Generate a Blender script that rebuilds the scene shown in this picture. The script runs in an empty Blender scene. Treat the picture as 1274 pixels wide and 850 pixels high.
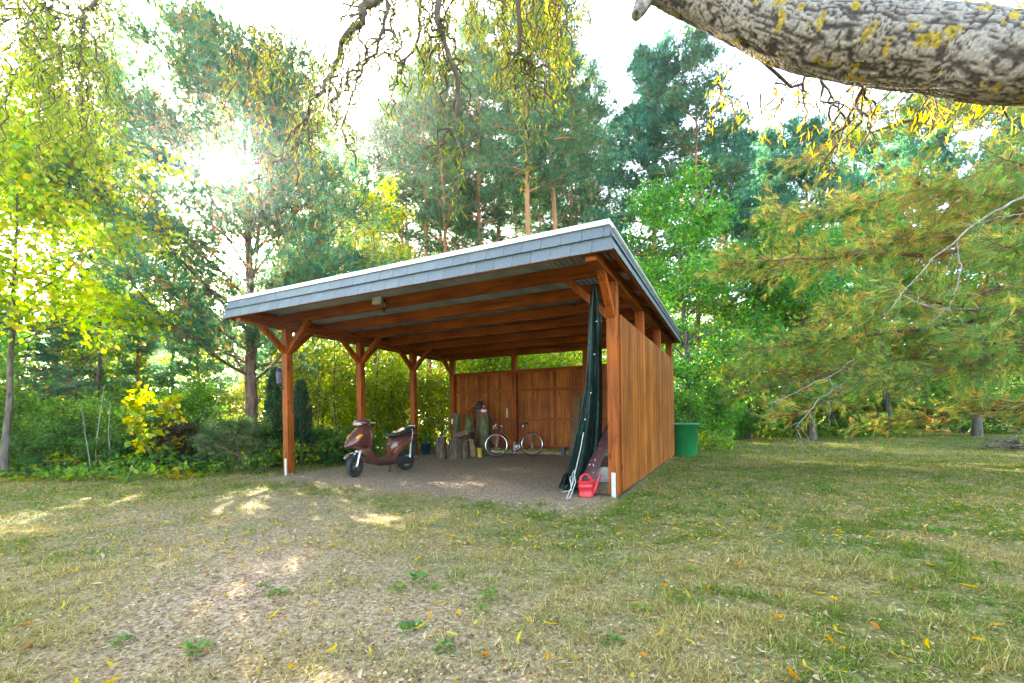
import bpy, math, random
import numpy as np
from mathutils import Matrix, Vector

# ------------------------------------------------------------------ camera, light, exposure
scene = bpy.context.scene
COL = scene.collection
PI = math.pi
F, CX, Y0, ROLL, CAMH = 559.5, 637.0, 516.9, 0.0152, 1.2      # photo pixels / radians / metres
PW, PH = 1274.0, 850.0
CR, SR = math.cos(ROLL), math.sin(ROLL)

cam_data = bpy.data.cameras.new('camera')
cam = bpy.data.objects.new('camera', cam_data); COL.objects.link(cam)
cam_data.sensor_width = 36.0
cam_data.lens = 36.0 * F / PW
cam_data.shift_y = (Y0 - PH / 2) / PW
cam_data.clip_start = 0.05; cam_data.clip_end = 3000
cam.matrix_world = Matrix.Translation((0, 0, CAMH)) @ Matrix.Rotation(PI / 2, 4, 'X') @ Matrix.Rotation(-ROLL, 4, 'Z')
scene.camera = cam

SUN_AZ = math.atan2(-0.652, 1.0)                               # from +Y, negative = to the left
SUN_EL = math.radians(24.8)
SUN_DIR = Vector((math.sin(SUN_AZ) * math.cos(SUN_EL), math.cos(SUN_AZ) * math.cos(SUN_EL), math.sin(SUN_EL)))
world = bpy.data.worlds.new('World'); scene.world = world; world.use_nodes = True
wn = world.node_tree.nodes; wl = world.node_tree.links
sky = wn.new('ShaderNodeTexSky'); sky.sky_type = 'NISHITA'; sky.sun_disc = False
sky.sun_elevation = SUN_EL; sky.sun_rotation = SUN_AZ
sky.air_density = 1.0; sky.dust_density = 2.5; sky.ozone_density = 1.0
wl.new(sky.outputs[0], wn['Background'].inputs[0]); wn['Background'].inputs[1].default_value = 0.15
sun_data = bpy.data.lights.new('sun', 'SUN'); sun_data.energy = 4.8; sun_data.angle = math.radians(0.53)
sun_data.color = (1.0, 0.93, 0.82)
sun = bpy.data.objects.new('sun', sun_data); COL.objects.link(sun)
sun.rotation_euler = SUN_DIR.to_track_quat('Z', 'Y').to_euler()
vs = scene.view_settings
vs.view_transform = 'Standard'; vs.look = 'None'; vs.gamma = 1.0; vs.use_curve_mapping = False
vs.exposure = 3.75
vs.use_white_balance = True; vs.white_balance_temperature = 7300; vs.white_balance_tint = 10
cy = scene.cycles
cy.max_bounces = 7; cy.diffuse_bounces = 4; cy.glossy_bounces = 3; cy.transmission_bounces = 5; cy.transparent_max_bounces = 4
cy.use_denoising = True; cy.caustics_reflective = False; cy.caustics_refractive = False
cy.sample_clamp_indirect = 6.0

# ------------------------------------------------------------------ helpers
rng = np.random.default_rng(7)
random.seed(7)

def ray(px, py):
    dx, dy = px - CX, py - Y0
    return ((CR * dx - SR * dy) / F, -(SR * dx + CR * dy) / F)
def at(px, py, Y):
    a, b = ray(px, py)
    return Vector((a * Y, Y, CAMH + b * Y))
def G(px, py, z=0.0):
    a, b = ray(px, py)
    Y = (z - CAMH) / b
    return Vector((a * Y, Y, z))
def PX(px, Y):
    return ((px - CX) / F * Y, Y)

YAW = 0.4595; CO = Vector((1.4689, 6.4825, 0.0)); W = 6.95; L = 6.27
CC, CS = math.cos(YAW), math.sin(YAW)
def CP(x, y, z=0.0):
    return Vector((CO.x + CC * x + CS * y, CO.y - CS * x + CC * y, z))
def to_local(X, Y):
    dx, dy = X - CO.x, Y - CO.y
    return CC * dx - CS * dy, CS * dx + CC * dy

def tag(o, label=None, cat=None, group=None, kind=None):
    if label: o['label'] = label
    if cat: o['category'] = cat
    if group: o['group'] = group
    if kind: o['kind'] = kind
    return o
def empty(name, loc=(0, 0, 0), rz=0.0):
    o = bpy.data.objects.new(name, None); COL.objects.link(o)
    o.location = loc; o.rotation_euler = (0, 0, rz); o.empty_display_size = 0.2
    return o
def copy_tree(o, parent=None):
    c = o.copy(); COL.objects.link(c); c.parent = parent
    for ch in o.children: copy_tree(ch, c)
    return c
def np_mesh(name, V, Fc, mats, smooth=False, col=None):
    """V (n,3); Fc list of (m,k) int arrays; col (n,3) optional"""
    me = bpy.data.meshes.new(name)
    V = np.asarray(V, np.float32)
    me.vertices.add(len(V)); me.vertices.foreach_set('co', V.ravel())
    Fc = [np.asarray(f, np.int32) for f in Fc if len(f)]
    loops = np.concatenate([f.ravel() for f in Fc])
    tot = np.concatenate([np.full(len(f), f.shape[1], np.int32) for f in Fc])
    start = np.concatenate([[0], np.cumsum(tot)[:-1]]).astype(np.int32)
    me.loops.add(len(loops)); me.loops.foreach_set('vertex_index', loops)
    me.polygons.add(len(tot)); me.polygons.foreach_set('loop_start', start); me.polygons.foreach_set('loop_total', tot)
    if smooth: me.polygons.foreach_set('use_smooth', np.ones(len(tot), bool))
    if col is not None:
        a = me.color_attributes.new('col', 'FLOAT_COLOR', 'POINT')
        c4 = np.ones((len(V), 4), np.float32); c4[:, :3] = col
        a.data.foreach_set('color', c4.ravel())
    me.update(calc_edges=True)
    for m in (mats if isinstance(mats, (list, tuple)) else [mats]): me.materials.append(m)
    return me
def link(name, me, parent=None):
    o = bpy.data.objects.new(name, me); COL.objects.link(o)
    if parent is not None: o.parent = parent
    return o

class MB:
    def __init__(s): s.v = []; s.f = []; s.sm = []
    def add(s, vs_, fs, smooth=False):
        b = len(s.v); s.v += [tuple(v) for v in vs_]
        for f in fs: s.f.append(tuple(i + b for i in f)); s.sm.append(smooth)
        return s
    def hexa(s, p):
        return s.add(p, [(0, 3, 2, 1), (4, 5, 6, 7), (0, 1, 5, 4), (1, 2, 6, 5), (2, 3, 7, 6), (3, 0, 4, 7)])
    def box(s, x0, x1, y0, y1, z0, z1):
        return s.hexa([(x0, y0, z0), (x1, y0, z0), (x1, y1, z0), (x0, y1, z0), (x0, y0, z1), (x1, y0, z1), (x1, y1, z1), (x0, y1, z1)])
    def bar(s, a, b, w, t, up=(0, 0, 1)):
        a = Vector(a); b = Vector(b); d = (b - a).normalized(); up = Vector(up)
        if abs(d.dot(up)) > .98: up = Vector((0, 1, 0))
        sx = d.cross(up).normalized() * (w / 2); sz = sx.cross(d).normalized() * (t / 2)
        return s.hexa([a - sx - sz, a + sx - sz, b + sx - sz, b - sx - sz, a - sx + sz, a + sx + sz, b + sx + sz, b - sx + sz])
    def tube(s, pts, rad, n=8, caps=True, smooth=True):
        pts = [Vector(p) for p in pts]; k = len(pts)
        if not hasattr(rad, '__len__'): rad = [rad] * k
        up = None; rings = []
        for i in range(k):
            d = (pts[min(i + 1, k - 1)] - pts[max(i - 1, 0)])
            d = d.normalized() if d.length > 1e-9 else Vector((0, 0, 1))
            if up is None: up = Vector((0, 0, 1)) if abs(d.z) < .9 else Vector((1, 0, 0))
            x = d.cross(up)
            if x.length < 1e-6: x = d.orthogonal()
            x.normalize(); up = x.cross(d).normalized()
            rings.append([pts[i] + (x * math.cos(2 * PI * j / n) + up * math.sin(2 * PI * j / n)) * rad[i] for j in range(n)])
        v = [p for r in rings for p in r]
        f = [(i * n + j, i * n + (j + 1) % n, (i + 1) * n + (j + 1) % n, (i + 1) * n + j) for i in range(k - 1) for j in range(n)]
        s.add(v, f, smooth)
        if caps:
            s.add(rings[0], [tuple(range(n))[::-1]]); s.add(rings[-1], [tuple(range(n))])
        return s
    def loft(s, rings, closed=False, caps=True, smooth=True):
        n = len(rings[0]); k = len(rings); v = [p for r in rings for p in r]
        f = [(i * n + j, i * n + (j + 1) % n, ((i + 1) % k) * n + (j + 1) % n, ((i + 1) % k) * n + j)
             for i in range(k if closed else k - 1) for j in range(n)]
        s.add(v, f, smooth)
        if caps and not closed:
            s.add(rings[0], [tuple(range(n))[::-1]]); s.add(rings[-1], [tuple(range(n))])
        return s
    def lathe(s, prof, n=24, c=(0, 0, 0), axis='Z', smooth=True):
        rings = []
        for r, h in prof:
            ring = []
            for j in range(n):
                a = 2 * PI * j / n; x, y = r * math.cos(a), r * math.sin(a)
                p = (x, y, h) if axis == 'Z' else ((x, h, y) if axis == 'Y' else (h, x, y))
                ring.append((p[0] + c[0], p[1] + c[1], p[2] + c[2]))
            rings.append(ring)
        return s.loft(rings, caps=False, smooth=smooth)
    def build(s, name, mat, parent=None, bevel=0.0):
        me = bpy.data.meshes.new(name); me.from_pydata(s.v, [], s.f)
        me.polygons.foreach_set('use_smooth', np.array(s.sm, bool)); me.materials.append(mat); me.update()
        o = link(name, me, parent)
        if bevel:
            m = o.modifiers.new('bevel', 'BEVEL'); m.width = bevel; m.segments = 2; m.limit_method = 'ANGLE'
        return o
def sect(cx, cz, hw, hh, x=None, n=16, e=2.6, cy_=0.0):
    """superellipse ring in the YZ plane at x"""
    r = []
    for j in range(n):
        a = 2 * PI * j / n; c, q = math.cos(a), math.sin(a)
        r.append((cx, cy_ + hw * math.copysign(abs(c) ** (2 / e), c), cz + hh * math.copysign(abs(q) ** (2 / e), q)))
    return r

# ------------------------------------------------------------------ materials
def nt(name):
    m = bpy.data.materials.new(name); m.use_nodes = True
    t = m.node_tree; b = t.nodes['Principled BSDF']
    return m, t, b
def N(t, typ, **kw):
    n = t.nodes.new(typ)
    for k, v in kw.items():
        if k.startswith('i_'): n.inputs[k[2:].replace('_', ' ')].default_value = v
        else: setattr(n, k, v)
    return n
def ramp(t, stops, interp='LINEAR'):
    r = t.nodes.new('ShaderNodeValToRGB'); r.color_ramp.interpolation = interp
    while len(r.color_ramp.elements) < len(stops): r.color_ramp.elements.new(0.5)
    for e, (p, c) in zip(r.color_ramp.elements, stops): e.position = p; e.color = (*c, 1)
    return r
def pm(name, c, rough=.5, metal=0.0, var=.25, scale=9.0, bump=.15, spec=.5, coat=0.0, dirt=None):
    m, t, b = nt(name)
    tc = N(t, 'ShaderNodeTexCoord'); no = N(t, 'ShaderNodeTexNoise'); no.inputs['Scale'].default_value = scale; no.inputs['Detail'].default_value = 6
    t.links.new(tc.outputs['Object'], no.inputs['Vector'])
    d = dirt or tuple(x * (1 - var) for x in c)
    r = ramp(t, [(.32, d), (.68, tuple(min(1, x * (1 + var * .6)) for x in c))])
    t.links.new(no.outputs['Fac'], r.inputs[0]); t.links.new(r.outputs[0], b.inputs['Base Color'])
    b.inputs['Roughness'].default_value = rough; b.inputs['Metallic'].default_value = metal
    b.inputs['Specular IOR Level'].default_value = spec; b.inputs['Coat Weight'].default_value = coat
    if bump:
        n2 = N(t, 'ShaderNodeTexNoise'); n2.inputs['Scale'].default_value = scale * 5; n2.inputs['Detail'].default_value = 4
        t.links.new(tc.outputs['Object'], n2.inputs['Vector'])
        bp = N(t, 'ShaderNodeBump'); bp.inputs['Strength'].default_value = bump; bp.inputs['Distance'].default_value = .01
        t.links.new(n2.outputs['Fac'], bp.inputs['Height']); t.links.new(bp.outputs[0], b.inputs['Normal'])
    return m
def wood(name, axis, dark, light, knots=True, rough=.55, fine=1.0, vcol=False):
    m, t, b = nt(name)
    tc = N(t, 'ShaderNodeTexCoord'); mp = N(t, 'ShaderNodeMapping')
    sc = [16.0 * fine, 16.0 * fine, 16.0 * fine]; sc[axis] = 0.9; mp.inputs['Scale'].default_value = sc
    oi = N(t, 'ShaderNodeObjectInfo'); ad = N(t, 'ShaderNodeVectorMath', operation='ADD')
    cx = N(t, 'ShaderNodeMath', operation='MULTIPLY'); cx.inputs[1].default_value = 37.0
    t.links.new(oi.outputs['Random'], cx.inputs[0])
    t.links.new(tc.outputs['Object'], mp.inputs['Vector']); t.links.new(mp.outputs[0], ad.inputs[0]); t.links.new(cx.outputs[0], ad.inputs[1])
    no = N(t, 'ShaderNodeTexNoise'); no.inputs['Scale'].default_value = 1.6; no.inputs['Detail'].default_value = 8; no.inputs['Distortion'].default_value = .6
    t.links.new(ad.outputs[0], no.inputs['Vector'])
    r = ramp(t, [(.28, dark), (.5, tuple((a + c) / 2 for a, c in zip(dark, light))), (.75, light)])
    t.links.new(no.outputs['Fac'], r.inputs[0])
    out = r.outputs[0]
    # broad weathering
    n3 = N(t, 'ShaderNodeTexNoise'); n3.inputs['Scale'].default_value = 1.7; n3.inputs['Detail'].default_value = 3
    t.links.new(tc.outputs['Object'], n3.inputs['Vector'])
    r3 = ramp(t, [(.3, (.72, .68, .66)), (.7, (1.12, 1.1, 1.06))]); t.links.new(n3.outputs['Fac'], r3.inputs[0])
    mx = N(t, 'ShaderNodeMix', data_type='RGBA', blend_type='MULTIPLY'); mx.inputs[0].default_value = 1
    t.links.new(out, mx.inputs[6]); t.links.new(r3.outputs[0], mx.inputs[7]); out = mx.outputs[2]
    if knots:
        m2 = N(t, 'ShaderNodeMapping'); s2 = [7.0, 7.0, 7.0]; s2[axis] = 2.6; m2.inputs['Scale'].default_value = s2
        t.links.new(tc.outputs['Object'], m2.inputs['Vector'])
        vo = N(t, 'ShaderNodeTexVoronoi'); vo.inputs['Scale'].default_value = 1.0; t.links.new(m2.outputs[0], vo.inputs['Vector'])
        rk = ramp(t, [(.08, (.28, .22, .2)), (.17, (1, 1, 1))]); t.links.new(vo.outputs['Distance'], rk.inputs[0])
        mk = N(t, 'ShaderNodeMix', data_type='RGBA', blend_type='MULTIPLY'); mk.inputs[0].default_value = .8
        t.links.new(out, mk.inputs[6]); t.links.new(rk.outputs[0], mk.inputs[7]); out = mk.outputs[2]
    if vcol:
        av = N(t, 'ShaderNodeAttribute', attribute_name='col'); mv = N(t, 'ShaderNodeMix', data_type='RGBA', blend_type='MULTIPLY'); mv.inputs[0].default_value = 1
        t.links.new(out, mv.inputs[6]); t.links.new(av.outputs['Color'], mv.inputs[7]); out = mv.outputs[2]
    t.links.new(out, b.inputs['Base Color']); b.inputs['Roughness'].default_value = rough; b.inputs['Specular IOR Level'].default_value = .22
    bp = N(t, 'ShaderNodeBump'); bp.inputs['Strength'].default_value = .25; bp.inputs['Distance'].default_value = .004
    t.links.new(no.outputs['Fac'], bp.inputs['Height']); t.links.new(bp.outputs[0], b.inputs['Normal'])
    return m
def leaf_mat(name, trans=.5, tint=(1.25, 1.15, .55), gloss=.0):
    m = bpy.data.materials.new(name); m.use_nodes = True; t = m.node_tree; t.nodes.clear()
    a = N(t, 'ShaderNodeAttribute', attribute_name='col')
    oi = N(t, 'ShaderNodeObjectInfo')
    hs = N(t, 'ShaderNodeHueSaturation')
    mr = N(t, 'ShaderNodeMapRange'); mr.inputs['To Min'].default_value = .478; mr.inputs['To Max'].default_value = .518
    t.links.new(oi.outputs['Random'], mr.inputs[0]); hs.inputs['Saturation'].default_value = 1.12; t.links.new(mr.outputs[0], hs.inputs['Hue']); t.links.new(a.outputs['Color'], hs.inputs['Color'])
    d = N(t, 'ShaderNodeBsdfDiffuse'); tr = N(t, 'ShaderNodeBsdfTranslucent')
    mu = N(t, 'ShaderNodeMix', data_type='RGBA', blend_type='MULTIPLY'); mu.inputs[0].default_value = 1; mu.inputs[7].default_value = (*tint, 1)
    t.links.new(hs.outputs[0], d.inputs[0]); t.links.new(hs.outputs[0], mu.inputs[6]); t.links.new(mu.outputs[2], tr.inputs[0])
    mx = N(t, 'ShaderNodeMixShader'); mx.inputs[0].default_value = trans
    t.links.new(d.outputs[0], mx.inputs[1]); t.links.new(tr.outputs[0], mx.inputs[2]); last = mx
    if gloss:
        g = N(t, 'ShaderNodeBsdfGlossy'); g.inputs['Roughness'].default_value = .38
        m2 = N(t, 'ShaderNodeMixShader'); m2.inputs[0].default_value = gloss
        t.links.new(mx.outputs[0], m2.inputs[1]); t.links.new(g.outputs[0], m2.inputs[2]); last = m2
    o = N(t, 'ShaderNodeOutputMaterial'); t.links.new(last.outputs[0], o.inputs[0])
    return m
def bark_mat(name, c1, c2, vs=1.0, zstretch=.25, bump=.6, lichen=None, upper=None):
    m, t, b = nt(name)
    tc = N(t, 'ShaderNodeTexCoord'); mp = N(t, 'ShaderNodeMapping'); mp.inputs['Scale'].default_value = (14 * vs, 14 * vs, 14 * vs * zstretch)
    t.links.new(tc.outputs['Object'], mp.inputs['Vector'])
    no = N(t, 'ShaderNodeTexNoise'); no.inputs['Scale'].default_value = 1; no.inputs['Detail'].default_value = 7; no.inputs['Distortion'].default_value = .8
    t.links.new(mp.outputs[0], no.inputs['Vector'])
    r = ramp(t, [(.33, c1), (.66, c2)]); t.links.new(no.outputs['Fac'], r.inputs[0]); out = r.outputs[0]
    if upper:
        sx = N(t, 'ShaderNodeSeparateXYZ'); t.links.new(tc.outputs['Object'], sx.inputs[0])
        mr = N(t, 'ShaderNodeMapRange'); mr.inputs[1].default_value = 3.0; mr.inputs[2].default_value = 7.5; t.links.new(sx.outputs[2], mr.inputs[0])
        mx = N(t, 'ShaderNodeMix', data_type='RGBA', blend_type='MIX'); mx.inputs[7].default_value = (*upper, 1)
        m3 = N(t, 'ShaderNodeMath', operation='MULTIPLY'); m3.inputs[1].default_value = .75; t.links.new(mr.outputs[0], m3.inputs[0])
        t.links.new(m3.outputs[0], mx.inputs[0]); t.links.new(out, mx.inputs[6]); out = mx.outputs[2]
    if lichen:
        n2 = N(t, 'ShaderNodeTexNoise'); n2.inputs['Scale'].default_value = 5.5; n2.inputs['Detail'].default_value = 5
        t.links.new(tc.outputs['Object'], n2.inputs['Vector'])
        r2 = ramp(t, [(.60, (0, 0, 0)), (.64, (1, 1, 1))]); t.links.new(n2.outputs['Fac'], r2.inputs[0])
        mx = N(t, 'ShaderNodeMix', data_type='RGBA', blend_type='MIX'); mx.inputs[7].default_value = (*lichen, 1)
        t.links.new(r2.outputs[0], mx.inputs[0]); t.links.new(out, mx.inputs[6]); out = mx.outputs[2]
    t.links.new(out, b.inputs['Base Color']); b.inputs['Roughness'].default_value = .9; b.inputs['Specular IOR Level'].default_value = .2
    bp = N(t, 'ShaderNodeBump'); bp.inputs['Strength'].default_value = bump; bp.inputs['Distance'].default_value = .03
    t.links.new(no.outputs['Fac'], bp.inputs['Height']); t.links.new(bp.outputs[0], b.inputs['Normal'])
    return m

WD, WLt = (.115, .023, .004), (.42, .105, .010)
M = {}
M['wood_x'] = wood('stained_wood_x', 0, WD, WLt); M['wood_y'] = wood('stained_wood_y', 1, WD, WLt); M['wood_z'] = wood('stained_wood_z', 2, WD, WLt)
M['board'] = wood('board_wood', 2, (.14, .037, .007), (.50, .150, .020), fine=1.3, vcol=True)
M['old_wood'] = wood('old_wood', 2, (.10, .06, .035), (.24, .15, .085))
M['leaf'] = leaf_mat('broad_leaf', .64, (1.4, 1.3, .6), gloss=.03)
M['needle'] = leaf_mat('needles', .45, (1.25, 1.15, .75))
M['grassm'] = leaf_mat('grass_blade', .35, (1.15, 1.1, .6))
M['dryleaf'] = leaf_mat('fallen_leaf', .3, (1.1, 1.0, .7))
M['bark_pine'] = bark_mat('pine_bark', (.075, .05, .04), (.23, .135, .095), upper=(.42, .19, .085))
M['bark_red'] = bark_mat('red_brown_pine_bark', (.06, .04, .033), (.21, .125, .09))
M['bark_grey'] = bark_mat('grey_bark', (.055, .046, .036), (.16, .135, .105))
M['bark_willow'] = bark_mat('willow_bark', (.075, .06, .05), (.34, .29, .25), vs=1.0, zstretch=1.0, bump=1.0)
M['twig'] = bark_mat('twig_bark', (.055, .042, .035), (.14, .105, .08), bump=.2)
M['dead'] = bark_mat('dead_branch', (.15, .13, .11), (.34, .30, .26), bump=.3)

# ------------------------------------------------------------------ ground and its soil mask
def vnoise(x, y, s, seed):
    r = np.random.default_rng(seed).random((128, 128)); x = np.asarray(x) / s + 50.3; y = np.asarray(y) / s + 50.7
    i = np.floor(x).astype(int); j = np.floor(y).astype(int); u = x - i; v = y - j; u = u * u * (3 - 2 * u); v = v * v * (3 - 2 * v)
    i %= 128; j %= 128; i2 = (i + 1) % 128; j2 = (j + 1) % 128
    return (r[i, j] * (1 - u) + r[i2, j] * u) * (1 - v) + (r[i, j2] * (1 - u) + r[i2, j2] * u) * v
def sstep(a, b, x):
    t = np.clip((x - a) / (b - a), 0, 1); return t * t * (3 - 2 * t)
def soil(x, y):
    """1 = bare earth, 0 = grass"""
    x = np.asarray(x, float); y = np.asarray(y, float)
    lx = CC * (x - CO.x) - CS * (y - CO.y); ly = CS * (x - CO.x) + CC * (y - CO.y)
    n = vnoise(x, y, .9, 1) * .6 + vnoise(x, y, .35, 2) * .4
    inside = sstep(.25, -.35, lx) * sstep(-W - .5, -W + .3, lx) * sstep(-1.7, -.1, ly + (n - .5) * 1.4) * sstep(L + .8, L, ly)
    lane = np.exp(-(((x + 2.6) + .55 * (y - 5.0)) / 1.6) ** 2) * sstep(8.3, 6.5, y) * .62      # worn lane towards the left foreground
    lane2 = np.exp(-(((x + 3.9) * .8 + (y - 4.6)) / 1.3) ** 2) * .35 * sstep(8, 6, y)
    s = np.maximum(inside, (lane + lane2) * (.35 + 1.1 * n))
    return np.clip(s, 0, 1)
def gz(x, y):
    lx = CC * (np.asarray(x) - CO.x) - CS * (np.asarray(y) - CO.y); ly = CS * (np.asarray(x) - CO.x) + CC * (np.asarray(y) - CO.y)
    near = sstep(-.6, .3, np.maximum(np.maximum(lx - .2, -W - .5 - lx), np.maximum(-.8 - ly, ly - L - .6)))
    return ((vnoise(x, y, 1.3, 5) - .5) * .05 + (vnoise(x, y, .4, 6) - .5) * .022) * near
def axis(lo, hi, far, st):
    inner = np.arange(lo, hi + 1e-6, st); out = []; s = st; p = hi
    while p < far: s *= 1.35; p += s; out.append(p)
    neg = []; s = st; p = lo
    while p > -far: s *= 1.35; p -= s; neg.append(p)
    return np.array(neg[::-1] + list(inner) + out)
gx = axis(-13, 13, 1500, .14); gy = axis(0, 17, 1500, .14)
XX, YY = np.meshgrid(gx, gy); nx, ny = len(gx), len(gy)
S_ = soil(XX.ravel(), YY.ravel()); Zg = gz(XX.ravel(), YY.ravel())
idx = np.arange(nx * ny).reshape(ny, nx)
quads = np.stack([idx[:-1, :-1], idx[:-1, 1:], idx[1:, 1:], idx[1:, :-1]], -1).reshape(-1, 4)
gm, t, b = nt('lawn_and_earth')
at_ = N(t, 'ShaderNodeAttribute', attribute_name='col'); tc = N(t, 'ShaderNodeTexCoord')
def noi(s, d=6):
    n = N(t, 'ShaderNodeTexNoise'); n.inputs['Scale'].default_value = s; n.inputs['Detail'].default_value = d
    t.links.new(tc.outputs['Object'], n.inputs['Vector']); return n
n1, n2, n3 = noi(.9), noi(22, 8), noi(5)
rg = ramp(t, [(.3, (.07, .085, .025)), (.48, (.145, .135, .05)), (.66, (.26, .205, .10))]); t.links.new(n2.outputs['Fac'], rg.inputs[0])
rb = ramp(t, [(.35, (.75, .9, .7)), (.65, (1.2, 1.05, .95))]); t.links.new(n1.outputs['Fac'], rb.inputs[0])
mg = N(t, 'ShaderNodeMix', data_type='RGBA', blend_type='MULTIPLY'); mg.inputs[0].default_value = 1
t.links.new(rg.outputs[0], mg.inputs[6]); t.links.new(rb.outputs[0], mg.inputs[7])
n4 = noi(38, 8)
rs = ramp(t, [(.3, (.10, .068, .046)), (.5, (.28, .20, .135)), (.68, (.50, .37, .25))]); t.links.new(n4.outputs['Fac'], rs.inputs[0])
mixg = N(t, 'ShaderNodeMix', data_type='RGBA', blend_type='MIX'); sx = N(t, 'ShaderNodeSeparateColor')
t.links.new(at_.outputs['Color'], sx.inputs[0]); t.links.new(sx.outputs[0], mixg.inputs[0])
t.links.new(mg.outputs[2], mixg.inputs[6]); t.links.new(rs.outputs[0], mixg.inputs[7]); t.links.new(mixg.outputs[2], b.inputs['Base Color'])
b.inputs['Roughness'].default_value = .95; b.inputs['Specular IOR Level'].default_value = .15
bp = N(t, 'ShaderNodeBump'); bp.inputs['Strength'].default_value = .9; bp.inputs['Distance'].default_value = .03
t.links.new(n4.outputs['Fac'], bp.inputs['Height']); t.links.new(bp.outputs[0], b.inputs['Normal'])
gme = np_mesh('ground', np.stack([XX.ravel(), YY.ravel(), Zg], 1), [quads], gm, True, np.repeat(S_[:, None], 3, 1))
ground = tag(link('ground', gme), 'dry patchy lawn with bare brown earth under the carport', 'ground', kind='structure')

# ------------------------------------------------------------------ carport
M['steel'] = pm('galvanised_steel', (.55, .6, .66), .42, .55, .2, 30, .1)
M['flash'] = pm('aluminium_flashing', (.80, .81, .82), .32, .35, .08, 12, .05)
M['sheet'] = pm('corrugated_sheet', (.26, .275, .27), .5, .25, .3, 3, .05)
m_, t, b = nt('slate_shingle'); M['shingle'] = m_
tc = N(t, 'ShaderNodeTexCoord'); oi = N(t, 'ShaderNodeObjectInfo')
n_ = N(t, 'ShaderNodeTexNoise'); n_.inputs['Scale'].default_value = 45; n_.inputs['Detail'].default_value = 6; t.links.new(tc.outputs['Object'], n_.inputs['Vector'])
r_ = ramp(t, [(.3, (.075, .10, .115)), (.7, (.12, .15, .165))]); t.links.new(n_.outputs['Fac'], r_.inputs[0])
mr = N(t, 'ShaderNodeMapRange'); mr.inputs['To Min'].default_value = .88; mr.inputs['To Max'].default_value = 1.12; t.links.new(oi.outputs['Random'], mr.inputs[0])
hs = N(t, 'ShaderNodeHueSaturation'); t.links.new(mr.outputs[0], hs.inputs['Value']); t.links.new(r_.outputs[0], hs.inputs['Color'])
t.links.new(hs.outputs[0], b.inputs['Base Color']); b.inputs['Roughness'].default_value = .48
bp = N(t, 'ShaderNodeBump'); bp.inputs['Strength'].default_value = .25; bp.inputs['Distance'].default_value = .004
t.links.new(n_.outputs['Fac'], bp.inputs['Height']); t.links.new(bp.outputs[0], b.inputs['Normal'])

carport = tag(empty('carport', CO, -YAW), 'open timber carport with slate-clad fascia and plank walls on two sides', 'carport')
ZB, PT, PB = 3.09, 2.63, .05
w2 = .076
def rz_(y): return 3.215 - .014 * y                       # underside of a rafter at depth y
posts = [(-W, L * k / 3) for k in range(4)] + [(0, L * k / 3) for k in range(4)]
back_posts = [(-W / 3, L), (-2 * W / 3, L)]
post_me = None
for (x, y) in posts + back_posts:
    top = ZB + .01 if (x, y) in posts else rz_(L) + .02
    o = MB().box(-w2, w2, -w2, w2, PB, top).build('post', M['wood_z'], carport, .006); o.location = (x, y, 0)
    MB().box(-.03, .03, -w2 - .007, -w2 - .001, -.05, .36).box(-.03, .03, w2 + .001, w2 + .007, -.05, .36).box(-.03, .03, -w2 - .0065, w2 + .0065, .03, .046).build('post_anchor', M['steel'], o)
for x in (-W, 0):
    MB().box(x - w2 + .003, x + w2 - .003, -1.05, L + .1, ZB, ZB + .18).build('beam', M['wood_y'], carport, .005)
nr = 7
for k in range(nr):
    y = L * k / (nr - 1); z = rz_(y)
    MB().box(-W - .28, .25, y - .042, y + .042, z, z + .2).build('rafter', M['wood_x'], carport, .004)
def brace(a, b_):
    MB().bar(a, b_, .10, .10).build('brace', M['wood_z'], carport, .004)
for (x, y) in posts:
    sgn = 1 if x < -1 else -1
    if x < -1 or y < .1: brace((x, y - .04, 2.60), (x, y - .62, 3.13))
    if x < -1 and y < L - .1: brace((x, y + .04, 2.60), (x, y + .62, 3.13))
    if y < L - .1: brace((x + sgn * .04, y + .004, 2.60), (x + sgn * .68, y + .004, 3.235))
# roof sheets: three corrugated lengths side by side
def sheet(x0, x1, y0, y1, dz):
    per = .088; n = int((x1 - x0) / per * 8); V = []; Fq = []
    for j, yy in enumerate((y0, y1)):
        for i in range(n + 1):
            x = x0 + (x1 - x0) * i / n
            V.append((x, yy, rz_(yy) + .222 + dz + .018 * math.sin(2 * PI * x / per)))
    for i in range(n): Fq.append((i, i + 1, n + 2 + i, n + 1 + i))
    m = MB(); m.add(V, Fq, True); o = m.build('roof_sheet', M['sheet'], carport)
    s = o.modifiers.new('thick', 'SOLIDIFY'); s.thickness = .004
for k in range(8):
    a = -W - .30 + k * (W + .56) / 8; sheet(a, a + (W + .56) / 8 + .02, -1.0, L + .1, .003 * (k % 2))
# purlin blocks and boards behind the fascia
MB().box(-W - .24, .21, -1.035, -1.01, 3.19, 3.44).build('edge_board', M['wood_x'], carport)
def prism_board(y0, y1, x0, x1, z0f, z1f):
    m = MB(); m.hexa([(x0, y0, z0f(y0)), (x1, y0, z0f(y0)), (x1, y1, z0f(y1)), (x0, y1, z0f(y1)), (x0, y0, z1f(y0)), (x1, y0, z1f(y0)), (x1, y1, z1f(y1)), (x0, y1, z1f(y1))]); return m
OF, OR_, OL, OB = 1.137, .305, .338, .14
def fb(y): return 3.155 - .014 * (y + OF)                 # fascia bottom
def ft(y): return fb(y) + .335
prism_board(-1.005, L + .11, .215, .24, lambda y: fb(y) + .03, lambda y: ft(y) - .02).build('edge_board', M['wood_y'], carport)
prism_board(-1.005, L + .11, -W - .27, -W - .245, lambda y: fb(y) + .03, lambda y: ft(y) - .02).build('edge_board', M['wood_y'], carport)
MB().box(-W - .29, .26, L + .115, L + .135, 3.09, 3.38).build('edge_board', M['wood_x'], carport)
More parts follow.
